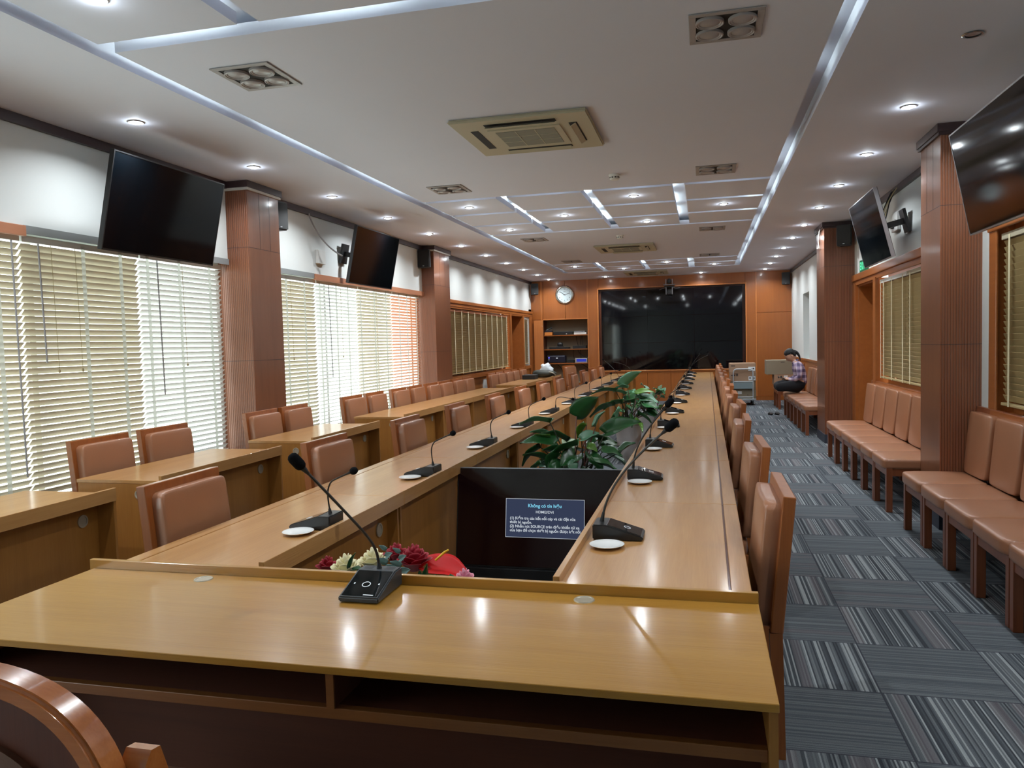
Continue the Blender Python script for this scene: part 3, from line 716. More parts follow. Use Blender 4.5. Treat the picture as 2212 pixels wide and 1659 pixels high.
for i, (y, t_) in enumerate(bs):
    place_chair(-3.86 + (0.02 if 6.3 < y < 7.2 or 11 < y < 12.6 else 0), y, R((0.5, -0.5, 0, 1)[i % 4]), 'window-side chair, ' + t_, 'chairs at the window desks')

wall_chair0 = make_chair('side_chair', 'x', None, M['wall_chair_wood'])
first = True
def wall_chair(y, label, x=1.775):
    global first
    if first:
        first = False; wall_chair0.location = (x, y, 0); wall_chair0.rotation_euler = (0, 0, PI); tag(wall_chair0, label, None, 'side chairs along the right wall'); return
    dup(wall_chair0, (x, y, 0), PI, label, 'side chairs along the right wall')
for i, y in enumerate((6.33, 5.785, 5.24, 4.695, 4.15)):
    wall_chair(y, 'tan side chair in the nearest right group, ' + ('farthest from the camera, against the column' if i == 0 else '%s from the column' % ORD[i]))
for i, y in enumerate((7.45, 7.995, 8.54, 9.085, 9.63, 10.175)):
    wall_chair(y, 'tan side chair between the two right columns, %s from the near column' % ORD[i])
for i, y in enumerate((12.90, 13.46, 14.02, 14.58, 15.14, 15.70)):
    wall_chair(y, 'tan side chair beyond the far right column, %s from the column' % ORD[i])
wall_chair(17.40, 'leather side chair under the cardboard boxes beside the seated woman')
wall_chair(17.95, 'leather side chair in the back right corner under the boxes')

# ================================================================ TABLES
TS, TL_ = 0.75, 0.78     # writing surface, raised ledge
def table_unit(label, group, mirror):
    """long table unit: origin at the inner edge on the floor, runs +y; sitter side towards +x (mirrored for the left row)"""
    e = empty('conference_table', label, 'table', (0, 0, 0), 0, group)
    s = -1 if mirror else 1
    def bx(x0, x1, *a, **k): return MB().box(min(s * x0, s * x1), max(s * x0, s * x1), *a, **k)
    L = UN - 0.004
    bx(0.02, 0.560, 0.001, L, TS - 0.025, TS, bev=0.001, seg=1).build('tabletop', M['table'], e)
    bx(0.568, 0.630, 0.001, L, TS - 0.025, TS, bev=0.002, seg=1).build('edge_strip', M['strip'], e)
    bx(0.555, 0.575, 0.001, L, TS - 0.028, TS - 0.008).build('groove', M['dark_wood'], e)
    bx(0.0, 0.022, 0.001, L, TS - 0.045, TL_, bev=0.0015, seg=1).build('ledge', M['table'], e)
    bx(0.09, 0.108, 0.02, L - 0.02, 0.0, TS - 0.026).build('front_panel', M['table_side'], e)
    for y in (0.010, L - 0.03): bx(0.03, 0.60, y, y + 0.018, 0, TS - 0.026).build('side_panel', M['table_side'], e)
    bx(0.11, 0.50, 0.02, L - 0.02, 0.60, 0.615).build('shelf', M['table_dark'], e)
    g = MB(); g.lathe([(0.030, 0), (0.036, 0.0), (0.036, 0.006), (0.028, 0.006), (0.028, 0.002), (0, 0.002)], (s * 0.088, L - 0.14, 0.60), 24, Matrix.Rotation(-s * PI / 2, 3, 'Y')); g.build('cable_grommet', M['steel'], e, True)
    return e
tR = table_unit('x', None, False); tL = table_unit('x', None, True)
for k in range(12):
    y = Y0 + UN * k
    lr = ('nearest unit' if k == 0 else 'farthest unit' if k == 11 else '%s unit from the camera' % ORD[k])
    for src, xx, nm, sk in ((tR, -0.493, 'right', SK), (tL, -1.562, 'left', -0.0008)):
        lab = 'tan wooden table unit, %s of the %s-hand conference table row' % (lr, nm)
        gr = 'units of the %s-hand conference table' % nm
        xo = xx + sk * (y - Y0)
        if k == 0: src.location = (xo, y, 0); tag(src, lab, None, gr); src.rotation_euler = (0, 0, -math.atan(sk))
        else: dup(src, (xo, y, 0), -math.atan(sk), lab, gr)

def side_desk(y0, units, ul, label, group='desks along the windows'):
    x0, x1 = -3.94, -3.30; e = empty('window_desk', label, 'desk', (x1, y0, 0), 0, group)
    for k in range(units):
        a, b = ul * k + 0.001, ul * (k + 1) - 0.001
        MB().box(x0 - x1, -0.02, a, b, TS - 0.022, TS, bev=0.0015, seg=1).build('tabletop', M['table'], e)
        MB().box(-0.022, 0, a, b, TS - 0.045, TL_, bev=0.0015, seg=1).build('ledge', M['table'], e)
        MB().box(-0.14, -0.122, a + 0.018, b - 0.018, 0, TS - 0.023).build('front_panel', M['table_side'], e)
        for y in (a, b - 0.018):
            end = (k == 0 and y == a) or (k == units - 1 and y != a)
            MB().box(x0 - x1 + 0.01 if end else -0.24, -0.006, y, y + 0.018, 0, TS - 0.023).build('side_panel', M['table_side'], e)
        g = MB(); g.lathe([(0.030, 0), (0.036, 0), (0.036, 0.006), (0.028, 0.006), (0.028, 0.002), (0, 0.002)], (-0.122, b - 0.13, 0.61), 24, Matrix.Rotation(PI / 2, 3, 'Y')); g.build('cable_grommet', M['steel'], e, True)
    g = MB(); g.lathe([(0.018, 0), (0.030, 0), (0.030, 0.005), (0.024, 0.005), (0.022, 0.001), (0, 0.001)], (-0.17, 0.0, 0.66), 24, Matrix.Rotation(PI / 2, 3, 'X')); g.build('cable_grommet', M['steel'], e, True)
    return e
side_desk(2.29, 1, 1.42, 'wooden desk at the left edge, nearest of the window desks')
side_desk(4.09, 1, 1.42, 'short wooden desk with two chairs, second of the window desks')
side_desk(6.02, 1, 1.42, 'short wooden desk beside the first column, third of the window desks')
side_desk(8.15, 4, 1.335, 'long wooden desk of four joined units in the middle of the window row')
side_desk(14.42, 3, 1.20, 'farthest window desk, with the dark bag on it')

# front desk
e = empty('front_desk', 'wide yellow wooden desk closing the near end of the tables, open shelf under it', 'desk', (-1.03, 1.72, 0))
X0, X1 = -2.23 + 1.03, 0.15 + 1.03
MB().box(X0, X1, 0, 0.655, TS - 0.02, TS, bev=0.0015, seg=1).build('tabletop', M['desk'], e)
MB().box(X0 - 0.02, X1, 0.656, 0.676, TS - 0.045, TL_ + 0.002, bev=0.0015, seg=1).build('ledge', M['desk'], e)
for a in (X0, X1 - 0.02): MB().box(a, a + 0.02, 0.03, 0.65, 0, TS - 0.021).build('side_panel', M['table_side'], e)
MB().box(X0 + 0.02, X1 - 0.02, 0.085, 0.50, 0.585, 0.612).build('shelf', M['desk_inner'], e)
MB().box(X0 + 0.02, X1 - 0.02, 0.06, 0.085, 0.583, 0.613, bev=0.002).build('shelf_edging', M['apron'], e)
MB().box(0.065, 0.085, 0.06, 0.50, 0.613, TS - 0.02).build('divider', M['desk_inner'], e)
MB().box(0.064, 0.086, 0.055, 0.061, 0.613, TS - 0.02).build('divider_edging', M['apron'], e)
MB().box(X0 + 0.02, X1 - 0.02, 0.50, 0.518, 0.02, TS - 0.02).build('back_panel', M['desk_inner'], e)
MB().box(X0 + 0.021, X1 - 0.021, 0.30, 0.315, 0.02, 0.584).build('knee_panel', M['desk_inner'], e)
for gx, gy in ((-1.72 + 1.03, 0.60), (-0.37 + 1.03, 0.605)):
    MB().lathe([(0, 0.0012), (0.024, 0.0012), (0.026, 0.003), (0.031, 0.003), (0.033, 0.0)], (gx, gy, TS), 28).build('cable_grommet', M['steel'], e, True)

# ================================================================ MICROPHONES, SAUCERS
def bez(pts, n=14):
    pts = [Vector(p) for p in pts]; out = []
    def B(t):
        q = pts[:]
        while len(q) > 1: q = [q[i].lerp(q[i + 1], t) for i in range(len(q) - 1)]
        return q[0]
    return [B(i / n) for i in range(n + 1)]
def cat(pts, n=6):
    P = [Vector(p) for p in pts]; P = [P[0] * 2 - P[1]] + P + [P[-1] * 2 - P[-2]]; out = []
    for i in range(1, len(P) - 2):
        for k in range(n):
            t = k / n; a, b, c, d = P[i - 1:i + 3]
            out.append(0.5 * ((2 * b) + (c - a) * t + (2 * a - 5 * b + 4 * c - d) * t * t + (3 * b - a - 3 * c + d) * t ** 3))
    return out + [P[-2]]
def make_mic(x, y, rz, label, neck, group, head=0.018, lit=False, red=False, scale=1.0):
    """console: low front edge towards +x local; neck = world offsets from the neck root (control points)"""
    e = empty('conference_microphone', label, 'microphone', (x, y, TS + 0.001), rz, group)
    s = scale
    b = MB(); w = 0.068 * s
    b.prism([(0.10 * s, 0.002), (0.10 * s, 0.018 * s), (-0.045 * s, 0.062 * s), (-0.10 * s, 0.062 * s), (-0.10 * s, 0.002)], -w, w, 'Y')
    bmesh.ops.bevel(b.bm, geom=list(b.bm.edges), offset=0.004 * s, segments=2, affect='EDGES', clamp_overlap=True)
    b.build('base', M['mic_grey'] if lit else M['black'], e)
    sl = math.atan2(0.044, 0.145); Mx = Matrix.Translation((-0.045 * s, 0, 0.062 * s)) @ Matrix.Rotation(sl, 4, 'Y')
    MB().box(0.004 * s, 0.143 * s, -w + 0.008, w - 0.008, 0, 0.0015, bev=0.0006, seg=1).xf(Mx).build('touch_panel', M['gloss_black'], e)
    g = MB(); g.lathe([(0.012 * s, 0.0016), (0.012 * s, 0.0024), (0.0142 * s, 0.0024), (0.0142 * s, 0.0016)], (0.082 * s, 0, 0), 28); g.xf(Mx); ring = g.build('talk_button_ring', M['white_mark'], e)
    if lit:
        for sg in (-1, 1):
            for k in range(3): MB().box(-0.088 * s + 0.012 * s * k, -0.085 * s + 0.012 * s * k, sg * 0.037 - 0.016, sg * 0.037 + 0.016, 0.0622 * s, 0.0626 * s).build('vent_slot', M['black_matte'], e)
        for q_ in ((0.075, 0.082, 0.040, 0.044), (0.075, 0.082, -0.044, -0.040), (0.136, 0.139, 0.012, 0.046)): MB().box(q_[0], q_[1], q_[2], q_[3], 0.0016, 0.0022).xf(Mx).build('printed_mark', M['white_mark'], e)
    Rz = Matrix.Rotation(-rz, 3, 'Z'); root = Vector((-0.070 * s, 0, 0.060 * s))
    P = (cat if len(neck) > 3 else lambda a: bez(a, 18))([root] + [root + Rz @ Vector(q) for q in neck])
    n = len(P)
    MB().tube([root - Vector((0, 0, 0.003)), P[0].lerp(P[1], 0.5), P[2]], [0.0105 * s, 0.0085 * s, 0.0055 * s], 12).build('neck_boot', M['black_matte'], e, True)
    MB().tube(P[1:], (0.0048 if head > 0.018 else 0.0038) * s, 8).build('gooseneck', M['black'], e, True)
    d = (P[-1] - P[-2]).normalized(); q = d.to_track_quat('Z', 'Y').to_matrix()
    hl = head * 3.3 if head > 0.018 else head * 2.1 if head > 0.015 else head * 2.1
    MB().tube([P[-1] - d * 0.03, P[-1] + d * 0.002], [0.004, head * 0.55], 12).build('capsule_neck', M['black_matte'], e, True)
    pr = [(0, 0), (head * 0.6, 0.001), (head * 0.88, head * 0.35), (head, head * 0.9), (head, hl - head * 0.9), (head * 0.86, hl - head * 0.4), (head * 0.5, hl - head * 0.08), (0, hl)]
    MB().lathe(pr, P[-1], 20, q).build('foam_head', M['foam'] if not red else M['lit_red'], e, 'all')
    return e
def saucer(x, y, label, group):
    o = MB().lathe([(0, 0.004), (0.030, 0.004), (0.034, 0.006), (0.052, 0.010), (0.067, 0.016), (0.068, 0.0175), (0.066, 0.018), (0.050, 0.0125), (0.033, 0.008), (0, 0.007)][::1], (0, 0, 0), 40).build('saucer', M['porcelain'], None, 'all')
    o.location = (x, y, TS - 0.003); tag(o, label, 'saucer', group); return o
# near lit microphone on the front desk
make_mic(-1.06, 2.273, -PI / 2, 'large conference microphone with long bent neck on the front desk', [(-0.008, -0.004, 0.06), (-0.035, -0.022, 0.12), (-0.105, -0.08, 0.235), (-0.183, -0.148, 0.360)], None, 0.0185, True)
yR = [2.94 + 1.352 * k for k in range(12)]
sr = saucer(-0.375, 2.945, 'white saucer nearest the camera on the right-hand table', 'saucers on the right-hand table')
sl0 = saucer(-1.715, 2.965, 'white saucer nearest the camera on the left-hand table', 'saucers on the left-hand table')
for k in range(1, 12):
    c = sr.copy(); C.objects.link(c); c.location = (-0.375 + 0.0062 * (yR[k] - 2.94) + (0, 0.01, -0.01)[k % 3], yR[k] + (0, 0.01, -0.02, 0.005)[k % 4], TS - 0.003); tag(c, 'white saucer on the right-hand table, %s from the front desk' % ORD[k], 'saucer', 'saucers on the right-hand table')
    c = sl0.copy(); C.objects.link(c); c.location = (-1.722 - 0.0005 * (yR[k] - 2.94) + (0, -0.008, 0.004)[k % 3], yR[k] + (0.01, 0.02, -0.01, 0.02)[k % 4], TS - 0.003); tag(c, 'white saucer on the left-hand table, %s from the front desk' % ORD[k], 'saucer', 'saucers on the left-hand table')
rn = {0: [(0.02, 0.0, 0.12), (0.08, -0.03, 0.22), (0.27, -0.10, 0.39)], 1: [(0.01, 0.0, 0.12), (0.06, -0.03, 0.20), (0.20, -0.10, 0.365)],
      2: [(0.0, 0, 0.10), (0.03, -0.02, 0.16), (0.10, -0.06, 0.22)], 5: [(0, 0, 0.1), (0.03, 0.0, 0.16), (0.10, 0.0, 0.20)],
      10: [(0.02, 0, 0.1), (0.08, 0, 0.2), (0.26, 0.0, 0.42)], 11: [(0.02, 0, 0.1), (0.09, 0, 0.22), (0.42, 0.0, 0.36)]}
ln = {9: [(-0.02, 0, 0.08), (-0.1, 0, 0.2), (-0.30, 0, 0.36)], 10: [(0, 0, 0.08), (0.0, 0, 0.2), (0.02, 0, 0.36)], 11: [(-0.02, 0, 0.08), (-0.1, 0, 0.2), (-0.42, 0, 0.24)],
      4: [(0, 0, 0.12), (0.0, -0.05, 0.15), (0.20, -0.1, 0.11)]}
for k in range(12):
    xr = -0.345 + 0.0058 * (yR[k] - 2.94); yy = yR[k] + 0.17
    make_mic(xr, yy, R((0, 2, -2, 1)[k % 4]), 'black conference microphone on the right-hand table, ' + ('nearest the front desk, long neck' if k == 0 else '%s from the front desk' % ORD[k]),
             rn.get(k, [(0.0, 0, 0.07), (0.004, 0, 0.11), (0.03, -0.015, 0.15), (0.085 + 0.02 * (k % 3), -0.05, 0.205)]), 'microphones on the right-hand table', 0.0185 if k < 2 else 0.016)
    xl = -1.700
    make_mic(xl, yy - 0.01, PI + R((0, -2, 2, 1)[k % 4]), 'black conference microphone on the left-hand table, ' + ('nearest the front desk' if k == 0 else '%s from the front desk' % ORD[k]),
             ln.get(k, [(-0.008, 0, 0.07), (-0.006, 0, 0.11), (0.015, -0.01, 0.145), (0.06, -0.035, 0.168), (0.15, -0.08, 0.205)]), 'microphones on the left-hand table', 0.0165, red=False)

# ================================================================ DISPLAYS
def tv(label, top, bottom, y0, y1, zt, zb, side, bez, mark=None, group=None):
    """wall television: top edge at x=top, bottom edge at x=bottom"""
    hgt = math.hypot(zt - zb, top - bottom); wd = y1 - y0
    e = empty('wall_television', label, 'television', (0, 0, 0), 0, group)
    s = side  # -1 left wall
    mid = Vector(((top + bottom) / 2, (y0 + y1) / 2, (zt + zb) / 2))
    ang = math.atan2(top - bottom, zt - zb)
    e.location = mid; e.rotation_euler = (0, ang, 0)
    f = -s   # the screen faces the room: +x on the left wall
    def bx(a, b, *r, **k): return MB().box(min(a * f, b * f), max(a * f, b * f), *r, **k)
    bx(-0.035, 0, -wd / 2, wd / 2, -hgt / 2, hgt / 2, bev=0.004).build('casing', M['black_matte'], e)
    bx(-0.07, -0.035, -wd / 3.2, wd / 3.2, -hgt / 3, hgt / 6, bev=0.01).build('rear_housing', M['black_matte'], e)
    bx(0, 0.003, -wd / 2 + 0.008, wd / 2 - 0.008, -hgt / 2 + 0.014, hgt / 2 - 0.008).build('screen', M['screen'], e)
    g = MB(); t = 0.008
    for a, b, c, d in ((-wd / 2, wd / 2, hgt / 2 - t, hgt / 2 + 0.001), (-wd / 2, wd / 2, -hgt / 2 - 0.001, -hgt / 2 + t), (-wd / 2 - 0.001, -wd / 2 + t, -hgt / 2, hgt / 2), (wd / 2 - t, wd / 2 + 0.001, -hgt / 2, hgt / 2)):
        x0, x1 = sorted((-0.03 * f, 0.0045 * f)); g.box(x0, x1, a, b, c, d)
    g.build('bezel', bez, e)
    # bracket back to the wall
    back = abs((XR if s > 0 else XL) - mid.x)
    g = MB(); g.box(*sorted((-0.07 * f, -(back - 0.02) * f)), -0.025, 0.025, -0.03, 0.03); g.box(*sorted((-(back - 0.05) * f, -(back - 0.02) * f)), -0.08, 0.08, -0.12, 0.12)
    g.build('wall_bracket', M['black'], e)
    return e
gt = 'wall televisions tilted down into the room'
tv('large black television on the left wall above the near blinds', -3.88, -4.03, 4.51, 5.75, 2.945, 2.275, -1, M['black'], group=gt)
tv('black television on the left wall beyond the first column', -3.84, -3.98, 8.22, 9.48, 2.955, 2.30, -1, M['black'], group=gt)
tv('silver-edged television on the right wall cut by the right photo edge', 1.60, 1.73, 4.50, 5.74, 2.85, 2.185, 1, M['silver'], group=gt)
tv('silver-edged television on the right wall between the columns', 1.60, 1.765, 8.10, 9.37, 2.955, 2.285, 1, M['silver'], group=gt)
# floor display between the tables with its message
e = empty('floor_display', 'black display standing between the tables showing a blue message box', 'screen', (-1.035, 4.735, 0.0))
tl = Matrix.Translation((0, -0.055, 0.12)) @ Matrix.Rotation(R(-10), 4, 'X')
MB().box(-0.50, 0.50, -0.075, -0.045, 0.0, 0.118, bev=0.003).build('stand_board', M['black_matte'], e)
W2, HH = 0.548, 0.635
MB().box(-W2, W2, 0, 0.05, 0, HH, bev=0.004).xf(tl).build('casing', M['black_matte'], e)
MB().box(-W2 + 0.01, W2 - 0.01, -0.003, 0.0, 0.012, HH - 0.008).xf(tl).build('screen', M['screen_on'], e)
g = MB(); g.box(-W2, W2, -0.004, 0.02, HH - 0.005, HH + 0.002); g.xf(tl); g.build('top_edge', M['silver'], e)
for sx in (-1, 1):
    MB().box(sx * 0.35 - 0.03, sx * 0.35 + 0.03, -0.16, 0.16, 0, 0.02, bev=0.003).build('foot', M['black'], e)
    MB().box(sx * 0.35 - 0.02, sx * 0.35 + 0.02, 0.0, 0.03, 0.015, 0.2).build('foot_post', M['black'], e)
# the message (flat letters on the screen)
bx0, bx1, bz0, bz1 = -0.215, 0.295, 0.195, 0.440
g = MB(); g.box(bx0, bx1, -0.0040, -0.0032, bz0, bz1); g.xf(tl); box = g.build('message_box', M['txt_box'], e)
g = MB()
for a, b, c, d in ((bx0, bx1, bz1 - 0.002, bz1), (bx0, bx1, bz0, bz0 + 0.002), (bx0, bx0 + 0.002, bz0, bz1), (bx1 - 0.002, bx1, bz0, bz1)): g.box(a, b, -0.0048, -0.0041, c, d)
g.xf(tl); g.build('message_border', M['txt_white'], e)
def text(name, s, size, x, z, y, m_, parent, Mw=None, align='LEFT', rot=None, ext=0.0, bold=0.0):
    cu = bpy.data.curves.new(name, 'FONT'); cu.body = s; cu.size = size; cu.align_x = align; cu.align_y = 'CENTER'; cu.extrude = ext; cu.offset = bold; cu.resolution_u = 3
    o = bpy.data.objects.new(name, cu); C.objects.link(o)
    bpy.context.view_layer.update()
    me = bpy.data.meshes.new_from_object(o.evaluated_get(bpy.context.evaluated_depsgraph_get()))
    bpy.data.objects.remove(o)
    loc = Matrix.Translation((x, y, z)) @ (rot if rot is not None else Matrix.Rotation(PI / 2, 4, 'X'))
    me.transform((Mw @ loc) if Mw is not None else loc)
    me.materials.clear(); me.materials.append(m_)
    q = bpy.data.objects.new(name, me); C.objects.link(q); q.parent = parent
    return q
cx_ = (bx0 + bx1) / 2
text('message_title', 'Không có tín hiệu', 0.030, cx_, bz1 - 0.044, -0.0052, M['txt_blue'], e, tl, 'CENTER', bold=0.0004)
text('message_line', 'HDMI2/DVI', 0.024, cx_, bz1 - 0.083, -0.0052, M['txt_white'], e, tl, 'CENTER', bold=0.0001)
for i, s in enumerate(('(1) Kiểm tra các kết nối cáp và cài đặt của', 'thiết bị nguồn.', '(2) Nhấn nút SOURCE trên điều khiển từ xa', 'của bạn để chọn thiết bị nguồn được kết nối.')):
    text('message_line', s, 0.0242, bx0 + 0.028, bz1 - 0.124 - 0.0255 * i, -0.0052, M['txt_white'], e, tl, 'LEFT', bold=0.0003)

# ================================================================ CEILING FITTINGS
def downlight(x, y, on=True):
    e = empty('downlight', 'x', 'ceiling light', (x, y, H))
    MB().lathe([(0.040, -0.001), (0.052, -0.001), (0.054, -0.004), (0.050, -0.007), (0.040, -0.006)], (0, 0, 0), 28).build('trim_ring', M['lamp_ring'] if on else M['lamp_reflector'], e, True)
    if on:
        MB().lathe([(0, -0.016), (0.02, -0.0145), (0.034, -0.009), (0.040, -0.002)], (0, 0, 0), 24).build('lens', M['lamp_on'], e, 'all')
        l = bpy.data.lights.new('lamp', 'AREA'); l.shape = 'DISK'; l.size = 0.075; l.energy = LAMP_W; l.color = (0.90, 0.96, 1.0); l.spread = R(150)
        o = bpy.data.objects.new('lamp', l); C.objects.link(o); o.parent = e; o.location = (0, 0, -0.018)
        l = bpy.data.lights.new('glow', 'POINT'); l.shadow_soft_size = 0.015; l.energy = BULB_W; l.color = (0.86, 0.95, 1.0)
        o = bpy.data.objects.new('glow', l); C.objects.link(o); o.parent = e; o.location = (0, 0, -0.035)
    else:
        MB().lathe([(0, -0.0025), (0.040, -0.0025)], (0, 0, 0), 24).build('lens', M['lamp_reflector'], e)
    return e
d_on = downlight(0, 0)
rows = []
for i, y in enumerate((1.6, 3.1, 4.60, 6.03, 7.48, 8.95, 10.44, 11.92, 13.38, 14.86, 16.34, 17.76, 19.15)):
    if i < 2: rows.append((-3.77, y, 'added downlight over the left window row, %s' % ('just outside the view' if i else 'well outside the view, by the front desk')))  # first two are unseen lamps added to brighten the near desk
    else: rows.append((-3.77, y, 'bright round downlight in the left ceiling row, %s' % ('nearest the camera' if i == 2 else 'farthest, at the back wall' if i == 12 else '%s counted from the camera' % ORD[i - 2])))
for i, y in enumerate((1.75, 3.2, 6.02, 7.46, 8.90, 10.32, 11.85, 13.30, 14.72, 16.20, 17.60, 19.05)):
    if i < 2: rows.append((1.42, y, 'added downlight above the right aisle, %s' % ('just outside the view' if i else 'well outside the view, beside the camera')))  # two more unseen lamps, added for the dim near end
    else: rows.append((1.42, y, 'bright round downlight in the right ceiling row, %s' % ('nearest lit one' if i == 2 else 'farthest, at the back wall' if i == 11 else '%s lit one from the camera' % ORD[i - 2])))
for (x, y, t_) in ((-2.62, 8.64, 'near left panel of the middle grid'), (-1.68, 9.63, 'left of centre in the second panel row of the middle grid'), (-0.73, 8.65, 'right of centre in the nearest panel row of the middle grid'), (0.25, 9.57, 'rightmost of the middle grid'), (-0.72, 10.55, 'farthest row of the middle grid, right of centre'), (-2.62, 10.55, 'farthest row of the middle grid, at its left end'),
                   (-2.62, 16.22, 'left end of the far grid'), (-1.69, 17.15, 'left of centre in the far grid'), (-0.72, 16.22, 'right of centre in the far grid'), (0.24, 17.15, 'right end of the far grid'),
                   (-2.62, 2.98, 'panel at the top left photo edge'), (-0.73, 2.9, 'added in the near grid outside the view, right of centre')):  # last entry is an unseen lamp added to brighten the front
    rows.append((x, y, 'grid downlight, ' + t_))
rows.append((-2.34, 19.16, 'round downlight above the clock, close to the back wall')); rows.append((-0.04, 19.2, 'round downlight above the video wall, close to the back wall'))
for i, (x, y, lab) in enumerate(rows):
    if i == 0: d_on.location = (x, y, H); tag(d_on, lab, None, 'lit round downlights')
    else: dup(d_on, (x, y, H), 0, lab, 'lit round downlights')
tag(downlight(1.42, 4.69, False), 'unlit mirror-finish downlight near the top right photo corner')

def lampbox(x0, x1, y0, y1, label=None):
    e = empty('recessed_lamp_box', label or 'x', 'ceiling light', ((x0 + x1) / 2, (y0 + y1) / 2, H), 0, 'square recessed lamp boxes')
    w, d = (x1 - x0) / 2, (y1 - y0) / 2; t = 0.035
    g = MB(); g.box(-w, w, -d, -d + t, -0.008, -0.001, 0.002); g.box(-w, w, d - t, d, -0.008, -0.001, 0.002); g.box(-w, -w + t, -d + t, d - t, -0.008, -0.001, 0.002); g.box(w - t, w, -d + t, d - t, -0.008, -0.001, 0.002)
    g.build('box_frame', M['grey_frame'], e)
    MB().box(-w + t, w - t, -d + t, d - t, -0.003, -0.001).build('box_interior', M['vent_dark'], e)
    for sx in (-1, 1):
        for sy in (-1, 1):
            MB().lathe([(0, -0.014), (0.045, -0.013), (0.050, -0.010), (0.054, -0.014), (0.060, -0.014), (0.064, -0.018), (0.070, -0.016), (0.071, -0.003)], (sx * 0.080, sy * 0.080, 0), 28).build('lamp', M['lamp_off'], e, True)
    return e
lb = lampbox(-2.675, -2.31, 3.89, 4.28)
first_lb = True
for x0, y0, lab in ((-2.69, 3.88, 'top left of the photo, nearest'), (-0.06, 3.97, 'top right of the photo, nearest'), (-2.69, 7.37, 'left side before the ceiling grid'), (-0.06, 7.41, 'right side before the ceiling grid, near the smoke detector'),
                    (-2.70, 11.50, 'left side between the two ceiling grids'), (-0.05, 11.42, 'right side between the two ceiling grids'), (-2.70, 14.96, 'left side just before the far grid'), (-0.06, 15.0, 'right side just before the far grid')):
    L_ = 'unlit four-lamp ceiling box, ' + lab
    if first_lb: lb.location = (x0 + 0.19, y0 + 0.195, H); lb['label'] = L_; first_lb = False
    else: dup(lb, (x0 + 0.19, y0 + 0.195, H), 0, L_)

def cassette(label):
    e = empty('air_conditioner', label, 'air conditioner', (0, 0, H), 0, 'ceiling cassette air conditioners')
    g = MB(); g.prism([(-0.5, -0.5), (0.5, -0.5), (0.5, 0.5), (-0.5, 0.5)], -0.028, -0.001); bmesh.ops.bevel(g.bm, geom=[x for x in g.bm.edges], offset=0.012, segments=2, affect='EDGES')
    g.build('housing', M['cream'], e)
    MB().box(-0.27, 0.27, -0.25, 0.27, -0.036, -0.026, bev=0.003).build('grille_frame', M['cream'], e)
    g = MB(); g.box(-0.22, 0.22, -0.20, 0.22, -0.0385, -0.036); g.build('filter', M['cream_dark'], e)
    g = MB()
    for k in (-0.073, 0.073): g.box(k - 0.003, k + 0.003, -0.20, 0.22, -0.040, -0.038)
    for k in (-0.06, 0.08): g.box(-0.22, 0.22, k - 0.003, k + 0.003, -0.040, -0.038)
    g.build('filter_rib', M['cream'], e)
    for k in range(4):
        rz = Matrix.Rotation(k * PI / 2, 4, 'Z')
        MB().box(-0.26, 0.26, -0.395, -0.335, -0.0300, -0.0275).xf(rz).build('air_slot', M['vent_dark'], e)
        if k != 3:
            MB().box(-0.255, 0.255, -0.388, -0.345, -0.046, -0.041, bev=0.002).xf(rz @ Matrix.Translation((0, -0.365, -0.043)) @ Matrix.Rotation(R(24 if k != 1 else -30), 4, 'X') @ Matrix.Translation((0, 0.365, 0.043))).build('louvre', M['cream'], e)
    return e
ac = cassette('large cream air conditioner cassette nearest the camera in the ceiling')
ac.location = (-1.25, 5.77, H)
dup(ac, (-1.27, 13.35, H), 0, 'cream air conditioner cassette between the two ceiling grids')
dup(ac, (-1.29, 18.45, H), 0, 'cream air conditioner cassette closest to the back wall')
def smoke(x, y, label):
    e = empty('smoke_detector', label, 'smoke detector', (x, y, H), 0, 'smoke detectors')
    MB().lathe([(0.055, 0), (0.055, -0.012), (0.048, -0.018)], (0, 0, 0), 28).build('base_plate', M['white_plastic'], e, True)
    MB().lathe([(0.048, -0.016), (0.048, -0.036), (0.038, -0.05), (0, -0.054)], (0, 0, 0), 28).build('sensor_head', M['white_plastic'], e, True)
    g = MB()
    for k in range(10):
        g.box(0.046, 0.0492, -0.008, 0.008, -0.036, -0.026, rot=Matrix.Rotation(2 * PI * k / 10, 3, 'Z'))
    g.build('vent', M['vent_dark'], e)
smoke(-0.81, 7.49, 'round white smoke detector before the ceiling grid')
smoke(-1.21, 11.79, 'small round white smoke detector between the ceiling grids')

# ================================================================ SPEAKERS
def speaker(loc, rz, label):
    e = empty('wall_speaker', label, 'speaker', loc, rz, 'black wall loudspeakers')
    b = MB(); b.prism([(-0.10, 0.0), (0.10, 0.0), (0.075, 0.14), (-0.075, 0.14)], -0.145, 0.145, 'Z'); bmesh.ops.bevel(b.bm, geom=list(b.bm.edges), offset=0.012, segments=3, affect='EDGES')
    b.xf(Matrix.Translation((0, -0.03, 0)))
    b.build('cabinet', M['black'], e, True)
    g = MB(); g.box(-0.092, 0.092, -0.036, -0.029, -0.135, 0.135, 0.003); g.build('grille', M['black_matte'], e)
    MB().box(-0.012, 0.012, -0.039, -0.035, -0.122, -0.110).build('badge', M['silver'], e)
    MB().box(-0.02, 0.02, 0.10, 0.16, -0.03, 0.03).build('bracket', M['black'], e)
speaker((-4.24, 7.20, 2.93), R(90 - 20), 'black loudspeaker behind the first left column')
speaker((-4.27, 11.54, 2.925), 0, 'black loudspeaker on the second left column')
speaker((1.91, 11.56, 2.925), R(-22), 'black loudspeaker on the far right column')
speaker((-4.22, 19.50, 2.93), R(20), 'black loudspeaker in the back left corner above the cabinet')
speaker((1.93, 19.52, 2.93), R(-15), 'black loudspeaker in the back right corner')

